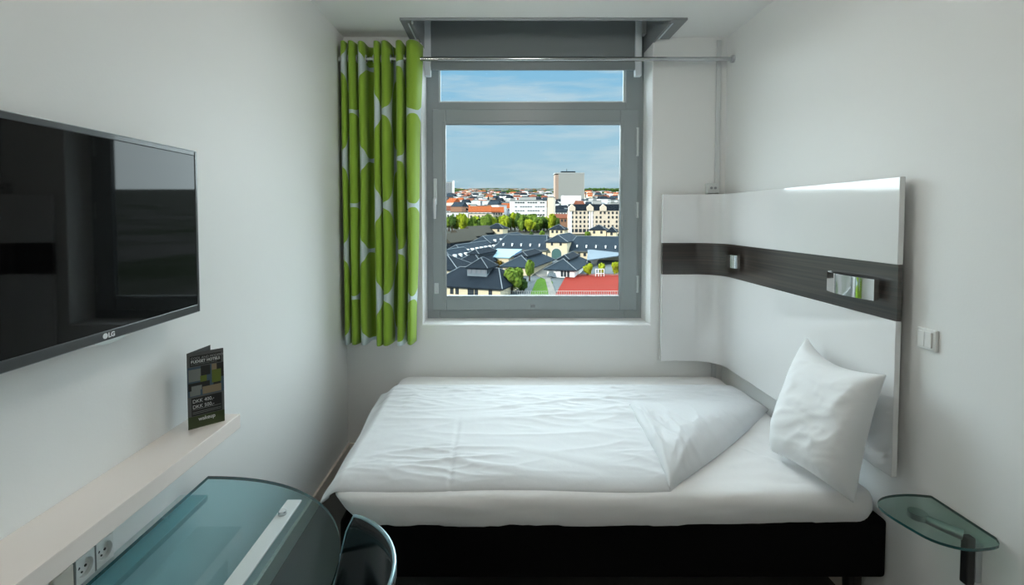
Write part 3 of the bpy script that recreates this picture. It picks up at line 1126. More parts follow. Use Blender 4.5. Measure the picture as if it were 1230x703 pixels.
MB().box(bxm - 0.021, bxm + 0.021, 0.60, p_a.y, TZ, TZ + 0.007).build('support_bar', M['bar'], tb, bevel=0.002)
bp = at(342, 621, 2, TZ)
for yy in (bp.y, 2 * TYC - bp.y - 0.05):
    bo = MB().cyl((bxm - 0.004, yy, TZ + 0.007), (bxm - 0.004, yy, TZ + 0.016), 0.011, 0.0105, 24).build('bolt', M['rod_chrome'], tb, smooth=40)
    MB().cyl((bxm - 0.004, yy, TZ + 0.016), (bxm - 0.004, yy, TZ + 0.0172), 0.0075, n=20).build('bolt_cap', M['steel'], bo, smooth=40)
MB().cyl((bxm, 0.86, 0.012), (bxm, 0.86, TZ - 0.0105), 0.028, n=24).build('leg', M['steel'], tb, smooth=40)
MB().cyl((bxm, 0.86, 0.0), (bxm, 0.86, 0.012), 0.17, 0.165, 40).build('foot', M['steel'], tb, smooth=40)
MB().box(XL, TXE + 0.05, 0.60, 1.36, TZ - 0.028, TZ - 0.0102).build('wall_bracket', M['alu'], tb, bevel=0.002)

# ------------------------------------------------------------------ shell chair tucked in at the table
CHX, CHY = -0.452, 0.910
ch = empty('shell_chair', (CHX, CHY, 0), 'glossy black shell chair tucked in at the glass table', 'chair')


def chair_shell():
    m = MB()
    nA, nH = 56, 18
    rows = []
    for j in range(nH + 1):
        t = j / nH
        row = []
        for i in range(nA + 1):
            a = math.radians(-152 + 304 * i / nA)        # 0 = back (towards +x)
            back = (0.5 + 0.5 * math.cos(a))
            rim = 0.475 + 0.300 * sm01((back - 0.50) / 0.22)
            # profile from the seat centre out and up
            if t < 0.45:
                q = t / 0.45
                r = 0.19 * q
                z = 0.445 - 0.02 * (1 - q * q) + 0.0
            else:
                q = (t - 0.45) / 0.55
                r = 0.19 + 0.045 * math.sin(q * math.pi / 2)
                z = 0.445 + (rim - 0.445) * q ** 1.15
            row.append((CHX + r * math.cos(a), CHY + r * math.sin(a) * 0.92, z))
        rows.append(row)
    m.grid(rows)
    return m, rows[-1]


cm, rim = chair_shell()
so = cm.build('shell', M['shell'], ch, smooth=60)
sd = so.modifiers.new('thickness', 'SOLIDIFY'); sd.thickness = 0.009; sd.offset = 0
MB().tube(rim, 0.0048, 8).build('rim', M['shell_rim'], ch, smooth=180)
for sx in (-1, 1):
    for sy in (-1, 1):
        MB().tube([(CHX + sx * 0.06, CHY + sy * 0.06, 0.43), (CHX + sx * 0.14, CHY + sy * 0.14, 0.38), (CHX + sx * 0.21, CHY + sy * 0.20, 0.0)], 0.009).build('leg', M['chrome'], ch, smooth=180)

# ------------------------------------------------------------------ glass bedside shelf
NZ_ = 0.610
ns = empty('bedside_shelf', (XR, 1.33, NZ_), 'small oval glass bedside shelf on a metal bracket beside the bed', 'shelf')
pts = [at(x, y, 2, NZ_) for x, y in ((1208, 646), (1200, 655), (1180, 659), (1155, 658), (1120, 648), (1090, 632), (1066, 617), (1055, 607), (1056, 600), (1067, 595.5), (1090, 593.5), (1118, 595.5), (1132, 598))]
pl = []
for p in pts:
    pl.append((min(p.x, XR - 0.004), p.y))
loop = catmull([pl[0]] + pl[1:], 4)
out = [(min(p.x, XR - 0.004), p.y) for p in loop]
m = MB(); n_ = len(out)
ti = [(x, y, NZ_) for x, y in out]; bi = [(x, y, NZ_ - 0.008) for x, y in out]
m.mi = 0; m.add(ti, [tuple(range(n_))])
m.mi = 1; m.add(ti + bi, [(i, (i + 1) % n_, n_ + (i + 1) % n_, n_ + i) for i in range(n_)])
m.mi = 2; m.add(bi, [tuple(range(n_ - 1, -1, -1))])
m.build('glass_plate', [M['clear_glass'], M['glass_edge'], M['clear_thin']], ns)
pz = at(1167, 652, 2, NZ_ - 0.01)
MB().box(1.335, 1.360, 1.300, 1.322, 0.44, NZ_ - 0.030).build('post', M['black'], ns, bevel=0.004)
MB().box(1.358, XR, 1.298, 1.330, 0.45, NZ_ - 0.045).build('wall_plate', M['steel'], ns, bevel=0.003)
MB().tube([(XR - 0.048, 1.31, NZ_ - 0.026), (XR - 0.075, 1.335, NZ_ - 0.022), (1.272, 1.385, NZ_ - 0.020)], [0.015, 0.014, 0.012]).build('arm', M['steel'], ns, smooth=60)
MB().cyl((1.268, 1.387, NZ_ - 0.026), (1.268, 1.387, NZ_ - 0.008), 0.024, n=24).build('clamp', M['steel'], ns, smooth=40)

# added pendant fill lamp that brightens bed and ceiling, unseen above the frame
LX, LY = 0.2, 1.74
cl_ = empty('ceiling_fill_lamp', (LX, LY, ZC), 'added round white drum fill lamp, unseen, hanging above the bed', 'lamp')
MB().cyl((LX, LY, ZC), (LX, LY, ZC - 0.015), 0.05, n=24).build('canopy', M['steel'], cl_, smooth=40)
MB().cyl((LX, LY, ZC - 0.015), (LX, LY, ZC - 0.09), 0.008, n=10).build('rod', M['steel'], cl_, smooth=40)
MB().cyl((LX, LY, ZC - 0.09), (LX, LY, ZC - 0.165), 0.12, n=40).build('fill_lamp_shade', M['ceiling_fill_glow'], cl_, smooth=40)
# added fill lamp on the left wall, unseen behind the camera
WX, WY, WZ = XL, -0.55, 1.95
wl_ = empty('wall_fill_lamp', (WX, WY, WZ), 'added small cylindrical fill lamp, unseen, on the left wall behind the camera', 'lamp')
MB().box(WX, WX + 0.015, WY - 0.05, WY + 0.05, WZ - 0.06, WZ + 0.06).build('back_plate', M['steel'], wl_, bevel=0.003)
MB().cyl((WX + 0.01, WY, WZ), (WX + 0.05, WY, WZ), 0.012, n=12).build('arm', M['steel'], wl_, smooth=40)
MB().cyl((WX + 0.085, WY, WZ - 0.11), (WX + 0.085, WY, WZ + 0.11), 0.055, n=28).build('fill_lamp_shade', M['wall_fill_glow'], wl_, smooth=40)
#CITY#

# ------------------------------------------------------------------ the town outside
rnd_ = random.Random(11)
M['slate'] = mat('slate_roof', (0.013, 0.019, 0.026), 1.0, spec=0.05, noise_amt=0.35, noise_scale=0.8)
M['slate_light'] = mat('slate_roof_pale', (0.024, 0.036, 0.048), 1.0, spec=0.05, noise_amt=0.3, noise_scale=0.5)
M['ridge'] = mat('ridge_cap', (0.17, 0.20, 0.22), 1.0, spec=0.05)
M['cream'] = mat('cream_render', (0.60, 0.53, 0.38), 1.0, spec=0.05, noise_amt=0.08, noise_scale=0.6)
M['cream_pale'] = mat('pale_cream_render', (0.66, 0.57, 0.46), 1.0, spec=0.05, noise_amt=0.06, noise_scale=0.4)
M['white_wall'] = mat('white_render', (0.74, 0.75, 0.76), 1.0, spec=0.05, noise_amt=0.05, noise_scale=0.3)
M['grey_wall'] = mat('grey_render', (0.36, 0.38, 0.38), 1.0, spec=0.05, noise_amt=0.12, noise_scale=0.3)
M['brick_wall'] = mat('brick_wall', (0.26, 0.15, 0.10), 1.0, spec=0.05, noise_amt=0.15, noise_scale=0.5)
M['brown_roof'] = mat('brown_roof', (0.062, 0.058, 0.046), 1.0, spec=0.05, noise_amt=0.3, noise_scale=0.8)
M['red_roof'] = mat('red_tile_roof', (0.30, 0.082, 0.030), 1.0, spec=0.05, noise_amt=0.2, noise_scale=0.6)
M['rust_roof'] = mat('rust_tile_roof', (0.17, 0.060, 0.036), 1.0, spec=0.05, noise_amt=0.2, noise_scale=0.6)
M['grey_roof'] = mat('grey_felt_roof', (0.10, 0.115, 0.12), 1.0, spec=0.05, noise_amt=0.2, noise_scale=0.3)
M['white_roof'] = mat('white_membrane_roof', (0.36, 0.37, 0.37), 1.0, spec=0.05)
M['dark_pane'] = mat('dark_window_pane', (0.035, 0.045, 0.055), 1.0, spec=0.05)
M['pale_pane'] = mat('pale_window_pane', (0.16, 0.18, 0.21), 1.0, spec=0.05)
M['ice_roof'] = mat('pale_blue_roof', (0.22, 0.33, 0.37), 1.0, spec=0.05)
M['blue_roof'] = mat('blue_roof', (0.03, 0.08, 0.20), 1.0, spec=0.05)
M['canopy'] = mat('pale_canopy', (0.15, 0.19, 0.22), 1.0, spec=0.05, noise_amt=0.2, noise_scale=0.4)
M['court'] = mat('red_court', (0.19, 0.026, 0.018), 1.0, spec=0.05, noise_amt=0.12, noise_scale=0.25)
M['line'] = mat('court_line', (0.6, 0.5, 0.45), 1.0, spec=0.05)
M['lawn'] = mat('lawn', (0.055, 0.12, 0.014), 1.0, spec=0.05, noise_amt=0.3, noise_scale=0.6)
M['paving'] = mat('paving', (0.17, 0.165, 0.15), 1.0, spec=0.05, noise_amt=0.15, noise_scale=0.3)
M['leaf_a'] = mat('leaf_green', (0.12, 0.19, 0.028), 1.0, spec=0.05, noise_amt=0.4, noise_scale=0.7)
M['leaf_b'] = mat('leaf_lime', (0.24, 0.29, 0.02), 1.0, spec=0.05, noise_amt=0.35, noise_scale=0.8)
M['leaf_c'] = mat('leaf_dark', (0.05, 0.095, 0.022), 1.0, spec=0.05, noise_amt=0.4, noise_scale=0.7)
M['leaf_d'] = mat('leaf_rust', (0.16, 0.10, 0.015), 1.0, spec=0.05, noise_amt=0.4, noise_scale=0.7)
M['bark'] = mat('bark', (0.06, 0.045, 0.03), 1.0, spec=0.05)
M['steel_white'] = mat('white_steel', (0.72, 0.74, 0.74), 1.0, spec=0.05)
M['mesh_fence'] = mat('fence_steel', (0.34, 0.36, 0.36), 1.0, spec=0.05)


def ground_mat():
    m = bpy.data.materials.new('town_ground'); m.use_nodes = True
    t = m.node_tree; b = t.nodes['Principled BSDF']
    co = t.nodes.new('ShaderNodeTexCoord')
    n = t.nodes.new('ShaderNodeTexNoise'); n.inputs['Scale'].default_value = 0.02; n.inputs['Detail'].default_value = 8
    r = t.nodes.new('ShaderNodeValToRGB')
    r.color_ramp.elements[0].position = 0.38; r.color_ramp.elements[0].color = (0.03, 0.04, 0.022, 1)
    r.color_ramp.elements[1].position = 0.60; r.color_ramp.elements[1].color = (0.085, 0.083, 0.078, 1)
    t.links.new(co.outputs['Object'], n.inputs['Vector']); t.links.new(n.outputs['Fac'], r.inputs['Fac'])
    t.links.new(r.outputs[0], b.inputs['Base Color'])
    b.inputs['Roughness'].default_value = 1.0
    b.inputs['Specular IOR Level'].default_value = 0.05
    return m


M['ground'] = ground_mat()
mb = MB()
GX, GY0, GY1 = 9000, 8, 12000
mb.add([(-GX, GY0, gz(GY0)), (GX, GY0, gz(GY0)), (GX, GY1, gz(GY1)), (-GX, GY1, gz(GY1)),
        (-GX, GY0, gz(GY0) - 5), (GX, GY0, gz(GY0) - 5), (GX, GY1, gz(GY1) - 5), (-GX, GY1, gz(GY1) - 5)],
       [(0, 1, 2, 3), (7, 6, 5, 4), (4, 5, 1, 0), (5, 6, 2, 1), (6, 7, 3, 2), (7, 4, 0, 3)])
tag(mb.build('ground', M['ground']), kind='structure')

YAW = math.radians(-20)                  # the yard's streets run a little to the right
E1 = Vector((math.cos(YAW), math.sin(YAW), 0))
E2 = Vector((-math.sin(YAW), math.cos(YAW), 0))


def on_plot(pl_, pr_, py, e1=E1):
    """ground point of the front left corner, and width to the pixel column pr_"""
    a = G(pl_, py)
    d = ray(pr_, py)
    # a + w*e1 lies on the vertical plane of column pr_
    w = (a.x * d.y - a.y * d.x) / (d.x * e1.y - d.y * e1.x) if abs(d.x * e1.y - d.y * e1.x) > 1e-9 else 5
    return a, abs(w)


def hip_roof(w, d, h, ov=0.6, inset=None, gable=False, mats=True):
    """roof over a w x d box whose top is z = 0, ridge along the longer side, front left corner at the origin"""
    x0, x1, y0, y1 = -ov, w + ov, -ov, d + ov
    t = 0.35
    if (x1 - x0) >= (y1 - y0):
        ins = 0 if gable else (inset if inset is not None else (y1 - y0) / 2)
        r0, r1 = Vector((x0 + ins, (y0 + y1) / 2, h)), Vector((x1 - ins, (y0 + y1) / 2, h))
        longx = True
    else:
        ins = 0 if gable else (inset if inset is not None else (x1 - x0) / 2)
        r0, r1 = Vector(((x0 + x1) / 2, y0 + ins, h)), Vector(((x0 + x1) / 2, y1 - ins, h))
        longx = False
    c = [Vector((x0, y0, 0)), Vector((x1, y0, 0)), Vector((x1, y1, 0)), Vector((x0, y1, 0))]
    lo = [p - Vector((0, 0, t)) for p in c]
    m = MB()
    V = c + [r0, r1] + lo
    if longx:
        fs = [(0, 1, 5, 4), (1, 2, 5), (2, 3, 4, 5), (3, 0, 4)]
    else:
        fs = [(0, 1, 4), (1, 2, 5, 4), (2, 3, 5), (3, 0, 4, 5)]
    fs += [(6, 7, 1, 0), (7, 8, 2, 1), (8, 9, 3, 2), (9, 6, 0, 3), (9, 8, 7, 6)]
    m.add(V, fs)
    lines = [(r0, r1)]
    if not gable:
        if longx:
            lines += [(c[0], r0), (c[3], r0), (c[1], r1), (c[2], r1)]
        else:
            lines += [(c[0], r0), (c[1], r0), (c[2], r1), (c[3], r1)]
    return m, lines


UNIT = MB().box(0, 1, 0, 1, 0, 1)
PANE_ME = {k: MB().box(-0.5, 0.5, -0.5, 0.5, -0.5, 0.5).mesh('window_pane', M[k]) for k in ('dark_pane', 'pale_pane', 'steel_white', 'white_wall')}


def building(name, label, a, rz, w, d, h, roof_h, wall_m, roof_m, group=None, ov=0.6, gable=False, inset=None, caps=True, cap_r=0.14, cat='building', flat=False):
    r = empty(name, a, label, cat, group, None, rz)
    MB().box(0, w, 0, d, -3.0, h).build('wall', M[wall_m], r, keep_world=False)
    if flat:
        MB().box(-0.2, w + 0.2, -0.2, d + 0.2, h, h + roof_h).build('roof', M[roof_m], r, keep_world=False)
        return r, None
    m, lines = hip_roof(w, d, roof_h, ov, inset, gable)
    ro = m.build('roof', M[roof_m], r, keep_world=False)
    ro.location = (0, 0, h)
    if caps:
        for p, q in lines:
            if (p - q).length < 0.05: continue
            o = MB().tube([p + Vector((0, 0, 0.05)), q + Vector((0, 0, 0.05))], cap_r, 5).build('ridge_cap', M['ridge'], ro, keep_world=False)
    return r, ro


def lantern(root, x0, x1, y0, y1, z0, hw, rh, n_win=4, roof_m='slate', front_panes=True):
    """glazed lantern standing on a roof: walls, panes and its own small roof"""
    L_ = MB().box(x0, x1, y0, y1, z0 - 2.5, z0 + hw).build('lantern', M['canopy'], root, keep_world=False)
    m, lines = hip_roof(x1 - x0, y1 - y0, rh, 0.45)
    ro = m.build('lantern_roof', M[roof_m], root, keep_world=False)
    ro.location = (x0, y0, z0 + hw)
    for p, q in lines:
        if (p - q).length > 0.05:
            MB().tube([p + Vector((0, 0, 0.04)), q + Vector((0, 0, 0.04))], 0.10, 5).build('ridge_cap', M['ridge'], ro, keep_world=False)
    if front_panes:
        for k in range(n_win):
            cx = x0 + (x1 - x0) * (k + 0.5) / n_win
            inst('window_pane', PANE_ME['pale_pane'], L_, (cx, y0 - 0.03, z0 + hw * 0.52), 0, ((x1 - x0) / n_win * 0.68, 0.12, hw * 0.72))
        ns_ = max(2, int((y1 - y0) / ((x1 - x0) / n_win)))
        for k in range(min(ns_, 10)):
            cy = y0 + (y1 - y0) * (k + 0.5) / min(ns_, 10)
            inst('window_pane', PANE_ME['dark_pane'], L_, (x1 + 0.03, cy, z0 + hw * 0.52), 0, (0.12, (y1 - y0) / min(ns_, 10) * 0.68, hw * 0.72))


def panes(root, xs, z, w, h, kind='dark_pane', y=-0.02):
    for x in xs:
        inst('window_pane', PANE_ME[kind], root, (x, y, z), 0, (w, 0.14, h))


def span(w, n, m0=0.08):
    return [w * (m0 + (1 - 2 * m0) * (k + 0.5) / n) for k in range(n)]


# 1 near pavilion, lower left
a, w = on_plot(519, 601, 354.5)
b1_, _ = building('slate_pavilion', 'nearest slate-roofed pavilion with a glazed lantern, lower left of the view', a, YAW, w, 20, 2.9, 4.2, 'cream', 'slate', ov=0.9, inset=5.0)
lantern(b1_, w * 0.42, w * 0.42 + 6.0, 5.0, 13.0, 5.7, 1.9, 2.6, 4)
panes(b1_, [w * 0.08, w * 0.30, w * 0.38, w * 0.56, w * 0.60, w * 0.66, w * 0.86], 1.5, 1.0, 1.7)
panes(b1_, [w * 0.86], 2.7, 1.5, 0.5, 'white_wall')
# shed at the left edge of it
a, w = on_plot(505, 549, 335)
b2_, _ = building('slate_shed', 'dark slate shed roof at the left edge of the view behind the nearest pavilion', a, YAW, w, 14, 3.5, 4.0, 'cream', 'slate', ov=0.8)
# 2 pavilion left of centre, behind
a, w = on_plot(548, 578, 327)
b3_, _ = building('slate_hall', 'small slate hall with raised ridge behind the nearest pavilion', a, YAW, w, 26, 3.2, 3.6, 'cream', 'slate', ov=0.7)
lantern(b3_, w * 0.30, w * 0.72, 4, 22, 5.2, 1.2, 1.5, 3)
# 3 pale blue roofed hall
a, w = on_plot(582, 611, 320)
r3 = empty('flat_hall', a, 'hall with a pale ice-blue roof and dark blue vaulted end in the yard', 'building', None, None, YAW)
MB().box(0, w, 0, 15, -3, 3.6).build('wall', M['cream'], r3, keep_world=False)
MB().add([(-0.5, -0.5, 3.3), (w + 0.5, -0.5, 3.3), (w + 0.5, 15.5, 5.4), (-0.5, 15.5, 5.4), (-0.5, -0.5, 3.7), (w + 0.5, -0.5, 3.7), (w + 0.5, 15.5, 5.8), (-0.5, 15.5, 5.8)],
         [(3, 2, 1, 0), (4, 5, 6, 7), (0, 1, 5, 4), (1, 2, 6, 5), (2, 3, 7, 6), (3, 0, 4, 7)]).build('roof', M['ice_roof'], r3, keep_world=False)
rr = []
for k in range(9):
    t_ = math.pi * k / 8
    rr.append((w + 0.6 + 2.6 - 2.6 * math.cos(t_), 3.3 + 2.2 * math.sin(t_)))
MB().ring_stack([[(x, 4, z) for x, z in rr], [(x, 15, z) for x, z in rr]]).build('vault_roof', M['blue_roof'], r3, keep_world=False)
MB().box(w + 0.7, w + 5.6, 4.2, 14.8, -3, 3.5).build('annex_wall', M['cream'], r3, keep_world=False)
# 4 centre pavilion with long lantern
a, w = on_plot(604, 638, 330)
b4_, _ = building('slate_pavilion', 'slate-roofed pavilion with a long raised ridge left of the grey path', a, YAW, w, 30, 3.0, 3.4, 'cream', 'slate_light', ov=0.9, inset=6)
lantern(b4_, w * 0.28, w * 0.68, 5.5, 25, 5.0, 1.2, 1.4, 3)
# 5 pavilion on the right, before the gate
a, w = on_plot(657, 690, 333)
b5_, _ = building('slate_pavilion', 'slate-roofed pavilion with raised ridge and white end wall above the red court', a, YAW, w, 28, 2.8, 3.2, 'white_wall', 'slate_light', ov=0.9, inset=5)
lantern(b5_, w * 0.30, w * 0.68, 4.6, 23, 4.7, 1.1, 1.4, 4)
panes(b5_, [w * 0.55, w * 0.66, w * 0.78], 1.4, 0.8, 2.0)
# 6 gatehouse
a, w = on_plot(656, 681, 311)
g_, _ = building('gatehouse', 'cream gatehouse with an arched doorway and long slate roof', a, YAW, w, 30, 7.3, 2.9, 'cream', 'slate_light', ov=0.5, inset=3.2)
arch = [(w * 0.5 - 2.1, -1.0), (w * 0.5 + 2.1, -1.0), (w * 0.5 + 2.1, 2.4)] + [(w * 0.5 + 2.1 * math.cos(math.pi * k / 10), 2.4 + 2.1 * math.sin(math.pi * k / 10)) for k in range(1, 10)] + [(w * 0.5 - 2.1, 2.4)]
M['teal_door'] = mat('teal_gate', (0.03, 0.10, 0.10), 0.5)
MB().ring_stack([[(x, -0.1, z) for x, z in arch], [(x, 0.3, z) for x, z in arch]]).build('arched_door', M['teal_door'], g_, keep_world=False)
ar2 = [(w * 0.5 + (x - w * 0.5) * 1.18, z * 1.10 if z > 0 else z) for x, z in arch]
MB().ring_stack([[(x, -0.03, z) for x, z in ar2], [(x, 0.2, z) for x, z in ar2]]).build('arch_surround', M['cream_pale'], g_, keep_world=False)
panes(g_, [w * 0.28, w * 0.70], 6.4, 0.9, 1.3)


# 7 long halls left and right of the gatehouse
def long_hall(pl_, pr_, py, depth, label, nwin, flip):
    a, w = on_plot(pl_, pr_, py)
    r, ro = building('market_hall', label, a, YAW, w, depth, 3.4, 5.8, 'cream', 'slate_light', 'long halls beside the gatehouse', ov=0.7, inset=3)
    panes(r, span(w, nwin, 0.05), 1.8, 1.1, 1.3)
    # row of roof hatches
    n = max(3, int(w / 4.5))
    for k in range(n):
        x = w * (0.06 + 0.88 * (k + 0.5) / n)
        o = inst('roof_hatch', PANE_ME['steel_white'], r, (x, 2.1, 5.0), 0, (0.5, 1.2, 1.5))
    MB().box(-0.7, w + 0.7, -1.2, -0.5, 3.0, 3.35).build('gutter', M['grey_roof'], r, keep_world=False)
    return r


long_hall(594, 656, 308, 20, 'long slate-roofed hall with cream walls left of the gatehouse', 9, 0)
long_hall(681, 775, 310.5, 20, 'long slate-roofed hall with cream walls right of the gatehouse', 12, 1)


# 8 rows with white dormers on the left
def dormer_row(pl_, pr_, py, depth, label, n):
    a, w = on_plot(pl_, pr_, py)
    r, ro = building('dormer_hall', label, a, YAW, w, depth, 4.0, 3.2, 'cream', 'slate_light', 'halls with white dormers on the left', ov=0.5, inset=3)
    for k in range(n):
        y = depth * (0.05 + 0.9 * (k + 0.5) / n)
        dm = inst('dormer', PANE_ME['steel_white'], r, (w - 0.6, y, 4.9), 0, (1.2, 1.2, 1.2))
        inst('dormer_pane', PANE_ME['dark_pane'], r, (w - 0.6, y + 0.62, 4.9), 0, (0.8, 0.1, 0.8))
    return r


dormer_row(518, 543, 324, 22, 'slate hall with a row of white dormers, at the left edge of the view', 4)
dormer_row(532, 557, 316, 50, 'long slate hall with a row of white dormers running away on the left', 9)
dormer_row(566, 589, 302, 60, 'slate hall with white dormers farther up the left row, before the small cream house', 6)

# 9 brown gabled sheds, far left
for k, (pl_, pr_, py) in enumerate(((521, 541, 301), (536, 556, 294), (552, 570, 289))):
    a, w = on_plot(pl_, pr_, py)
    r, ro = building('gabled_shed', ['brown roofed shed with a dark gable at the left edge of the view', 'middle one of three brown roofed sheds on the left', 'brown roofed shed nearest the white container on the left'][k],
                     a, YAW, w, 34, 4.0, 4.2, 'slate', 'brown_roof', 'brown sheds on the left', ov=0.3, gable=True, caps=False)
a, w = on_plot(551, 578, 279.5)
tag(MB().box(0, w, 0, 6, -1, 3.4).build('site_container', M['white_wall'], bevel=0.1), 'long white flat-roofed container building before the row of trees', 'container')
o = [x for x in bpy.data.objects if x.name == 'site_container'][0]
o.location = a; o.rotation_euler = (0, 0, YAW)

# 10 three small cream houses with slate hip roofs
for (pl_, pr_, py, dep, hh, label, nw) in ((585, 604, 283, 9, 4.6, 'small cream house with dark slate roof before the left trees', 2),
                                           (660, 678, 285, 9, 4.8, 'small cream house with slate roof behind the gatehouse', 3),
                                           (708, 728, 286, 10, 5.0, 'cream house with slate roof below the tall pale apartment block', 2),
                                           (729, 740, 287, 8, 4.2, 'narrow cream house with slate roof at the right window edge', 1)):
    a, w = on_plot(pl_, pr_, py)
    r, ro = building('cream_house', label, a, YAW, w, dep, hh, 3.0, 'cream', 'slate', 'small cream houses', ov=0.5)
    panes(r, span(w, nw, 0.06), hh * 0.70, 1.3, 1.6)

# 11 white modern office block
fa = G(613, 271)
a, w = on_plot(613, 656.5, 271, Vector((1, 0, 0)))
S = 560 / a.y
hW = 29.5 / S
r, _ = building('office_block', 'white flat-roofed office block with rows of dark windows behind the trees', a, 0, w, 13, hW, 0.5, 'white_wall', 'grey_roof', flat=True)
nw_ = 13
for row in range(5):
    z = hW * (0.93 - 0.165 * row)
    for k in range(nw_):
        if (row * 7 + k * 5) % 11 in (3, 6) or k == 0 and row != 2: continue
        inst('window_pane', PANE_ME['dark_pane' if (k * 3 + row) % 3 == 0 else 'pale_pane'], r, (w * (0.05 + 0.90 * (k + 0.5) / nw_), -0.05, z), 0, (1.6, 0.2, 1.0))
MB().box(w * 0.25, w * 0.72, 4, 10, hW + 0.5, hW + 3.2).build('plant_room', M['grey_wall'], r, keep_world=False)
a2, w2 = on_plot(657.5, 665, 271, Vector((1, 0, 0)))
r, _ = building('stair_tower', 'cream stair tower standing at the right end of the white office block', a2, math.radians(-14), w2 * 0.98, 11, 33.5 / S, 0.4, 'cream_pale', 'grey_roof', flat=True)

# 12 tall tower
a, w = on_plot(671, 701.5, 243, Vector((1, 0, 0)))
S = 560 / a.y
hT = 34 / S
tw = empty('office_tower', a, 'tall grey office tower with a gridded facade on the skyline', 'building')
MB().box(0, w, 0, 32, -8, hT).build('wall', M['grey_wall'], tw, keep_world=False)
M['tower_face'] = mat('tower_face', (0.40, 0.41, 0.39), 1.0, spec=0.05)
M['tower_side'] = mat('tower_side', (0.36, 0.27, 0.22), 1.0, spec=0.05)
m = MB()
for k in range(14):
    z = hT * (0.06 + 0.90 * k / 14)
    m.box(0.4, w - 0.4, -0.8, -0.2, z + hT * 0.028, z + hT * 0.058)
tag(m.build('floor_bands', M['tower_face'], tw, keep_world=False), kind='stuff')
m = MB()
for k in range(21):
    x = w * k / 20
    m.box(x - 0.45, x + 0.45, -1.0, -0.1, -2, hT)
tag(m.build('mullions', M['tower_face'], tw, keep_world=False), kind='stuff')
MB().box(-7.5, 0, 0.5, 30, -8, hT * 0.97).build('side_slab', M['tower_side'], tw, keep_world=False)
MB().box(-8, w + 0.5, -1, 33, hT, hT + 2.5).build('roof', M['grey_wall'], tw, keep_world=False)
MB().box(w * 0.12, w * 0.68, 8, 22, hT + 2.5, hT + 6).build('plant_room', M['slate'], tw, keep_world=False)
MB().cyl((w * 0.35, 14, hT + 6), (w * 0.35, 14, hT + 12), 0.6, 0.3, 8).build('mast', M['slate'], tw, keep_world=False)
a, w = on_plot(677, 698, 250, Vector((1, 0, 0)))
building('podium_block', 'low white box building at the foot of the tall tower', a, 0, w, 30, 15 / (560 / a.y), 0.6, 'white_wall', 'white_roof', flat=True)
# tall slab on the left horizon
a, w = on_plot(535, 543.5, 236, Vector((1, 0, 0)))
r, _ = building('tower_block', 'pale tower block on the left horizon', a, 0, w, 30, 17 / (560 / a.y), 1.0, 'grey_wall', 'grey_roof', flat=True)
S = 560 / a.y
MB().box(w, w + 1.6 / S, 0, 25, -8, 19 / S).build('white_slab', M['white_wall'], r, keep_world=False)
panes(r, span(w, 3, 0.1), 10 / S, 1.2 / S, 12 / S, 'pale_pane', -0.6)

# 13 pale yellow apartment block, right
a, w = on_plot(685, 772, 281, Vector((1, 0, 0)))
S = 560 / a.y
hA = 28 / S
ap = empty('apartment_block', a, 'tall pale yellow apartment block with dark mansard roof on the right', 'building')
MB().box(0, w, 0, 13, -3, hA).build('wall', M['cream_pale'], ap, keep_world=False)
m = MB()
x0, x1 = -0.4, w + 0.4
m.add([(x0, -0.4, 0), (x1, -0.4, 0), (x1, 13.4, 0), (x0, 13.4, 0), (x0 + 0.6, 1.6, 4.2), (x1 - 0.6, 1.6, 4.2), (x1 - 0.6, 11.4, 4.2), (x0 + 0.6, 11.4, 4.2)],
      [(3, 2, 1, 0), (4, 5, 6, 7), (0, 1, 5, 4), (1, 2, 6, 5), (2, 3, 7, 6), (3, 0, 4, 7)])
ro = m.build('roof', M['slate'], ap, keep_world=False); ro.location = (0, 0, hA)
for u in (0.02, 0.27, 0.45, 0.72, 0.95):
    gx = w * u
    MB().ring_stack([[(gx - 2.2, -0.7, hA - 0.3), (gx + 2.2, -0.7, hA - 0.3), (gx + 2.2, -0.7, hA + 2.2), (gx, -0.7, hA + 4.2), (gx - 2.2, -0.7, hA + 2.2)],
                     [(gx - 2.2, 2.2, hA - 0.3), (gx + 2.2, 2.2, hA - 0.3), (gx + 2.2, 2.2, hA + 2.2), (gx, 2.2, hA + 4.2), (gx - 2.2, 2.2, hA + 2.2)]]).build('gable', M['cream_pale'], ap, keep_world=False)
nA_ = 18
for row in range(5):
    for k in range(nA_):
        z = hA * (0.90 - 0.19 * row)
        if row == 4:
            inst('window_pane', PANE_ME['dark_pane'], ap, (w * (k + 0.5) / nA_, -0.05, z), 0, (1.9, 0.2, 2.2))
        elif (k * 5 + row * 3) % 13 != 4:
            inst('window_pane', PANE_ME['dark_pane'], ap, (w * (k + 0.5) / nA_, -0.05, z), 0, (1.15, 0.2, 1.6))
m = MB()
for u in (0.0, 0.255, 0.29, 0.69, 0.73):
    m.box(w * u, w * u + 1.0, -0.25, 0.1, 0, hA)
tag(m.build('pilaster_strips', M['rust_roof' if False else 'white_wall'], ap, keep_world=False), kind='stuff')

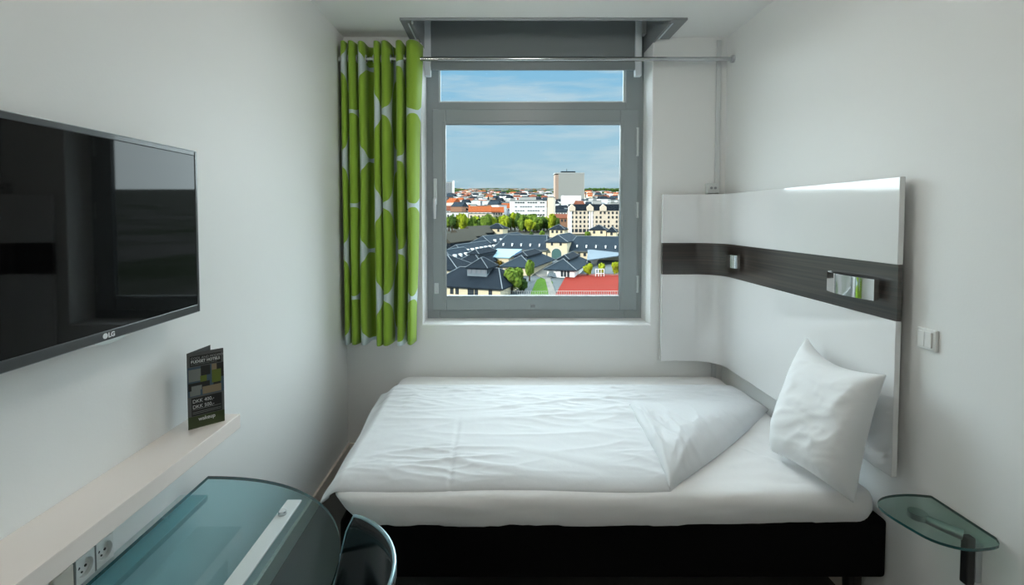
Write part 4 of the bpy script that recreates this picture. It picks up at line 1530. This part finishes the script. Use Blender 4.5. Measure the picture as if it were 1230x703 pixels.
# 14 white low row with red roofs, left behind the trees
a, w = on_plot(530, 562, 268, Vector((1, 0, 0)))
S = 560 / a.y
r, _ = building('white_terrace', 'white terrace with flat parapet behind the left trees, nearer the window frame', a, 0, w, 14, 12.5 / S, 0.6, 'white_wall', 'grey_roof', 'white terraces', flat=True)
panes(r, span(w, 6, 0.02), 8.5 / S, 1.4, 2.2)
panes(r, span(w, 6, 0.02), 4.5 / S, 1.4, 2.2)
a, w = on_plot(563, 592, 268, Vector((1, 0, 0)))
r, _ = building('white_terrace', 'pale terrace with flat parapet behind the left trees, below the orange roofs', a, 0, w, 14, 11 / S, 0.6, 'cream_pale', 'grey_roof', 'white terraces', flat=True)
panes(r, span(w, 6, 0.02), 7.5 / S, 1.4, 2.2)
for (pl_, pr_, py, hpx, rpx, rm, wm, label) in (
        (563, 590, 263, 8.5, 7.0, 'red_roof', 'white_wall', 'broad orange tiled roof above the pale terrace on the left'),
        (588, 605, 262, 7.0, 6.5, 'red_roof', 'cream_pale', 'orange tiled roof just left of the white office block'),
        (528, 548, 261, 8.0, 6.0, 'rust_roof', 'white_wall', 'rust-red tiled roof at the left window edge'),
        (598, 613, 257, 7.0, 6.0, 'red_roof', 'white_wall', 'orange tiled roof touching the white office block'),
        (548, 563, 261, 8.5, 6.5, 'slate', 'white_wall', 'black roofed house between the orange roofs on the left'),
        (664, 686, 273, 11.0, 5.0, 'rust_roof', 'brick_wall', 'red roofed brick house between the stair tower and the apartment block'),
        (666, 684, 262, 7.0, 4.0, 'slate', 'white_wall', 'dark roofed white house behind the red roofed brick house')):
    a, w = on_plot(pl_, pr_, py, Vector((1, 0, 0)))
    S = 560 / a.y
    r, ro = building('town_house', label, a, rnd_.uniform(-0.12, 0.12), w, 14, hpx / S, rpx / S, wm, rm, 'town houses behind the trees', ov=0.5, gable=True, caps=False)
    panes(r, span(w, 5, 0.05), hpx / S * 0.72, 1.3, 1.9)

# 15 distant town, in receding rows
far_kinds = [('red_roof', 'cream_pale', 'distant house with orange tiled roof', 'distant orange-roofed buildings'),
             ('rust_roof', 'white_wall', 'distant house with rust-red roof', 'distant rust-roofed buildings'),
             ('slate', 'white_wall', 'distant white house with dark slate roof', 'distant slate-roofed buildings'),
             ('grey_roof', 'grey_wall', 'distant grey house with flat roof', 'distant flat-roofed grey buildings'),
             ('white_roof', 'white_wall', 'distant white flat-roofed house', 'distant white flat-roofed buildings'),
             ('slate_light', 'brick_wall', 'distant brick house with slate roof', 'distant brick buildings')]
far_me = []
for rm, wm, _, _ in far_kinds:
    wme = MB().box(0, 1, 0, 1, -0.6, 1).mesh('wall', M[wm])
    if rm in ('grey_roof', 'white_roof'):
        rme = MB().box(-0.01, 1.01, -0.01, 1.01, 0, 0.35).mesh('roof', M[rm])
    else:
        q, _ = hip_roof(1, 1.0, 1, 0.02, 0, True)
        rme = MB().add([(-0.01, -0.03, 0), (1.01, -0.03, 0), (1.01, 1.03, 0), (-0.01, 1.03, 0), (-0.01, 0.5, 1), (1.01, 0.5, 1)],
                       [(3, 2, 1, 0), (0, 1, 5, 4), (2, 3, 4, 5), (1, 2, 5), (3, 0, 4)]).mesh('roof', M[rm])
    far_me.append((wme, rme))
rows = [(500, 16), (560, 18), (630, 19), (710, 20), (800, 22), (900, 24), (1010, 26), (1150, 28), (1320, 28), (1550, 28), (1850, 30), (2250, 30)]
for (Y0, nb) in rows:
    xa, xb = -0.135 * Y0, 0.275 * Y0
    step = (xb - xa) / nb
    for k in range(nb):
        x = xa + step * (k + rnd_.uniform(0.0, 0.45))
        y = Y0 * (1 + rnd_.uniform(-0.05, 0.05))
        px_ = CX + F * x / y
        if Y0 < 640 and (608 < px_ < 670 or px_ > 676) : continue
        if Y0 < 900 and px_ > 756 and k % 2: continue
        ki = rnd_.choices(range(6), weights=[1.5, 1.8, 4, 5, 5, 2])[0]
        wd = step * rnd_.uniform(0.6, 1.0)
        hh = rnd_.uniform(7, 13)
        rh = rnd_.uniform(3.5, 6)
        if 662 < px_ < 704 and Y0 < 1200: hh *= 0.55
        where = ('above the left terrace' if px_ < 575 else 'above the orange roofs' if px_ < 611 else 'above the white office block' if px_ < 666 else
                 'around the tall tower' if px_ < 704 else 'above the apartment block' if px_ < 744 else 'past the right window edge')
        depth_ = ('nearest the trees' if Y0 < 760 else 'halfway to the horizon' if Y0 < 1250 else 'near the horizon')
        r = empty('distant_building', (x, y, gz(y)), '%s %s, %s' % (far_kinds[ki][2].replace('distant ', ''), where, depth_), 'building', far_kinds[ki][3], None, rnd_.uniform(-0.6, 0.6))
        dp = 13 * (1 + Y0 / 3000)
        inst('wall', far_me[ki][0], r, (0, 0, 0), 0, (wd, dp, hh))
        inst('roof', far_me[ki][1], r, (0, 0, hh), 0, (wd, dp, rh if ki not in (3, 4) else 2.5))
# the rest of the town out to the horizon, too far to tell one house from the next
fm = ['white_wall', 'grey_wall', 'red_roof', 'rust_roof', 'slate', 'grey_roof', 'cream_pale', 'leaf_c']
q = MB()
for k in range(1500):
    y = 2300 * (4.2 ** rnd_.random())
    x = y * rnd_.uniform(-0.14, 0.30)
    s_ = 1 + y / 5000
    w_, d_, h_ = rnd_.uniform(10, 36) * s_, rnd_.uniform(10, 20) * s_, rnd_.uniform(5, 13) * (1 + y / 9000)
    q.mi = rnd_.choices([0, 1, 6, 7], weights=[3, 3, 2, 3.5])[0]
    z_0 = gz(y)
    if q.mi == 7: h_ *= 1.2
    q.box(x, x + w_, y, y + d_, z_0 - 4, z_0 + h_)
    if q.mi != 7:
        q.mi = rnd_.choice([2, 3, 4, 5, 5])
        t_ = rnd_.uniform(2, 5)
        q.add([(x - .5, y - .5, z_0 + h_), (x + w_ + .5, y - .5, z_0 + h_), (x + w_ + .5, y + d_ + .5, z_0 + h_), (x - .5, y + d_ + .5, z_0 + h_), (x - .5, y + d_ / 2, z_0 + h_ + t_), (x + w_ + .5, y + d_ / 2, z_0 + h_ + t_)],
              [(0, 1, 5, 4), (2, 3, 4, 5), (1, 2, 5), (3, 0, 4), (3, 2, 1, 0)])
tag(q.build('horizon_rooftops', [M[k] for k in fm]), 'sea of tiny rooftops stretching to the horizon', 'rooftops', None, 'stuff')
# dark chimney towers on the left
for (px_, py_, h_, w_, lb) in ((586.5, 249, 11, 2.0, 'dark square tower above the orange roofs on the left, left of the pair'), (597, 249, 12, 2.4, 'dark square tower above the orange roofs on the left, right of the pair')):
    a = G(px_, py_); S = 560 / a.y
    r = empty('church_tower', a, lb, 'tower', 'dark towers')
    MB().box(-w_ / S / 2, w_ / S / 2, 0, w_ / S, -3, h_ / S).build('shaft', M['slate'], r, keep_world=False)
    MB().cyl((0, w_ / S / 2, h_ / S), (0, w_ / S / 2, h_ / S + 3 / S), w_ / S * 0.6, 0.2, 4).build('cap', M['slate_light'], r, keep_world=False)


# 16 trees
def crown_mesh(name, m, seed, n=420, rx=1.0, rz=1.0):
    q = MB()
    rg = random.Random(seed)
    blobs = [(Vector((rg.uniform(-0.45, 0.45) * rx, rg.uniform(-0.45, 0.45) * rx, rg.uniform(-0.35, 0.45) * rz)), rg.uniform(0.42, 0.62)) for _ in range(9)]
    for i in range(n):
        c, r_ = rg.choice(blobs)
        d = Vector((rg.gauss(0, 1), rg.gauss(0, 1), rg.gauss(0, 1))).normalized()
        p = c + Vector((d.x * rx, d.y * rx, d.z * rz)) * r_ * rg.uniform(0.80, 1.0)
        t1 = d.orthogonal().normalized(); t2 = d.cross(t1)
        an = rg.uniform(0, 6.28)
        u = (t1 * math.cos(an) + t2 * math.sin(an) + d * rg.uniform(-0.4, 0.4)) * rg.uniform(0.10, 0.20)
        v = (t2 * math.cos(an) - t1 * math.sin(an) + d * rg.uniform(-0.4, 0.4)) * rg.uniform(0.10, 0.20)
        q.add([p - u - v, p + u - v * 0.6, p + u * 0.8 + v, p - u * 0.7 + v * 0.9], [(0, 1, 2, 3)])
    for c, r_ in blobs:          # dense inner mass so that no light shows through
        n1, n2 = 6, 8
        R = []
        for a_ in range(1, n1):
            th = math.pi * a_ / n1
            R.append([c + Vector((math.sin(th) * math.cos(2 * math.pi * b_ / n2) * rx, math.sin(th) * math.sin(2 * math.pi * b_ / n2) * rx, math.cos(th) * rz)) * r_ * 0.80 for b_ in range(n2)])
        q.ring_stack(R)
    me = bpy.data.meshes.new(name)
    me.from_pydata(q.v, [], q.f)
    me.materials.append(M[m])
    return me


crowns = {k: [crown_mesh('crown', k, s + i * 17) for i in range(3)] for s, k in enumerate(('leaf_a', 'leaf_b', 'leaf_c', 'leaf_d'))}
trunk_me = MB().cyl((0, 0, -1), (0, 0, 1), 0.14, 0.09, 8).mesh('trunk', M['bark'])


def tree(px, py, hpx, wpx, kind, label, group):
    a = G(px, py)
    S = 560 / a.y
    h, wd = hpx / S, wpx / S / 2
    r = empty('tree', a, label, 'tree', group, None, rnd_.uniform(0, 6))
    inst('trunk', trunk_me, r, (0, 0, h * 0.22), 0, (wd * 0.8 + 0.5, wd * 0.8 + 0.5, h * 0.25))
    inst('crown', rnd_.choice(crowns[kind]), r, (0, 0, h * 0.53), rnd_.uniform(0, 6), (wd, wd, h * 0.52))
    return r


# green belt before the office block
ORD = ['first', 'second', 'third', 'fourth', 'fifth', 'sixth', 'seventh', 'eighth', 'ninth', 'tenth', 'eleventh', 'twelfth', 'thirteenth', 'fourteenth', 'fifteenth', 'sixteenth',
       'seventeenth', 'eighteenth', 'nineteenth', 'twentieth'] + ['twenty-' + q for q in ('first', 'second', 'third', 'fourth', 'fifth', 'sixth', 'seventh', 'eighth', 'ninth')] + ['thirtieth'] + ['thirty-' + q for q in ('first', 'second', 'third', 'fourth', 'fifth', 'sixth', 'seventh', 'eighth', 'ninth')]
x = 534.0
n_t = 0
while x < 668:
    kind = rnd_.choice(['leaf_a', 'leaf_a', 'leaf_b', 'leaf_b', 'leaf_c'])
    tree(x, 278 + rnd_.uniform(-1.5, 2), 18 + rnd_.uniform(-2, 5), 13 + rnd_.uniform(-1, 4), kind,
         '%s tree in the belt before the white office block, %s from the left' % ({'leaf_a': 'mid green', 'leaf_b': 'yellow-green', 'leaf_c': 'dark green'}[kind], ORD[n_t]), 'belt of trees before the office block')
    n_t += 1
    x += rnd_.uniform(3.6, 5.4)
tree(615, 353, 31, 24, 'leaf_a', 'tall green tree left of the small lawn', 'yard trees')
tree(623, 347, 26, 16, 'leaf_a', 'green tree just behind the tall one by the lawn', 'yard trees')
tree(636, 338, 26, 15, 'leaf_a', 'upper green tree beside the grey path', 'yard trees')
tree(629, 351, 16, 15, 'leaf_c', 'low dark green bush at the foot of the trees by the lawn', 'yard trees')
tree(600, 322, 9, 8, 'leaf_d', 'small rust-brown tree beside the pale blue roof', 'yard trees')
tree(706, 332, 16, 13, 'leaf_b', 'yellow-green tree behind the red court, left of the white goal', 'court trees')
tree(724, 331, 15, 11, 'leaf_b', 'yellow-green tree behind the red court, just right of the white goal', 'court trees')
tree(738, 331, 17, 13, 'leaf_b', 'yellow-green tree behind the red court, at the window edge', 'court trees')
tree(706, 286, 8, 8, 'leaf_a', 'small round green tree before the apartment block', 'yard trees')
tree(736, 276, 13, 12, 'leaf_d', 'rust-brown tree before the apartment block at the window edge', 'yard trees')
tree(651, 285, 8, 7, 'leaf_a', 'small green tree left of the cream house behind the gatehouse', 'yard trees')
tree(638, 285, 7, 6, 'leaf_c', 'small dark tree above the left long hall', 'yard trees')
for i in range(34):
    tree(rnd_.uniform(537, 742), rnd_.uniform(234, 253), rnd_.uniform(3.5, 6), rnd_.uniform(5, 9), 'leaf_c', 'small dark tree among the distant roofs', 'trees among the distant roofs')
for i in range(9):
    tree(704 + i * 5.2, 232.5, 6.5, 9, 'leaf_c', 'dark tree in the wooded skyline at the right', 'wooded skyline')


# 17 court, lawn, path, canopy, goal, fence
def slab(name, pts, m, label, cat, lift, kind=None, thick=0.3):
    P_ = [G(x, y) + Vector((0, 0, lift)) for x, y in pts]
    q = MB().ring_stack([[p - Vector((0, 0, thick)) for p in P_], P_])
    return tag(q.build(name, M[m]), label, cat, None, kind)


slab('yard_paving', [(500, 372), (800, 372), (800, 300), (560, 300)], 'grey_roof', None, None, 0.15, 'structure')
slab('lawn', [(636, 357), (661, 357), (664, 340), (655, 333), (645, 337)], 'lawn', 'small green lawn beside the red court', 'lawn', 0.32)
slab('footpath', [(661, 362), (671, 362), (661, 336), (668, 330), (660, 315), (650, 315), (641, 330), (655, 337)], 'paving', 'pale grey footpath leading to the gatehouse', 'path', 0.36)
ct = slab('sports_court', [(664, 362), (790, 362), (772, 331), (681, 331)], 'court', 'red sports court in the lower right of the view', 'sports court', 0.5)
for (p, q) in (((682, 332), (771, 332)), ((668, 352), (780, 352))):
    A_, B2 = G(*p) + Vector((0, 0, 0.52)), G(*q) + Vector((0, 0, 0.52))
    MB().tube([A_, B2], 0.09, 4).build('court_line', M['line'], ct)
# canopy roof
cn = empty('canopy_roof', G(718, 320), 'pale glass canopy roof behind the court trees', 'canopy', None, None, 0)
P_ = [G(705, 322) + Vector((0, 0, 3.0)), G(752, 316) + Vector((0, 0, 3.4)), G(752, 310) + Vector((0, 0, 4.2)), G(706, 312) + Vector((0, 0, 4.2))]
MB().ring_stack([[p - Vector((0, 0, 0.35)) for p in P_], P_]).build('roof_sheet', M['canopy'], cn)
for p in P_:
    MB().cyl((p.x, p.y, gz(p.y)), (p.x, p.y, p.z - 0.2), 0.15, n=8).build('post', M['grey_wall'], cn)
# white goal / frame on the court
a, w = on_plot(715.5, 725.5, 334, Vector((1, 0, 0)))
gl = empty('goal_frame', a, 'white steel goal frame at the back of the red court', 'goal frame')
H_ = 11 / (560 / a.y)
for x in (0, w * 0.35, w * 0.65, w):
    MB().box(x - 0.10, x + 0.10, 0, 0.2, 0, H_).build('upright', M['steel_white'], gl, keep_world=False)
for z in (H_ * 0.05, H_ * 0.5, H_ * 0.97):
    MB().box(-0.1, w + 0.1, 0.02, 0.18, z - 0.10, z + 0.10).build('crossbar', M['steel_white'], gl, keep_world=False)
# fence along the near side
A_, B2 = G(600, 358.5), G(760, 358.5)
fe = empty('mesh_fence', A_, 'pale steel mesh fence along the near edge of lawn and court', 'fence')
nf = 60
pm_ = MB().box(-0.05, 0.05, -0.05, 0.05, 0, 2.0).mesh('fence_post', M['mesh_fence'])
dx = (B2 - A_) / nf
for k in range(nf + 1):
    inst('fence_post', pm_, fe, dx * k)
for z in (0.3, 1.1, 1.95):
    MB().tube([A_ + Vector((0, 0, z)), B2 + Vector((0, 0, z))], 0.05, 5).build('rail', M['mesh_fence'], fe)
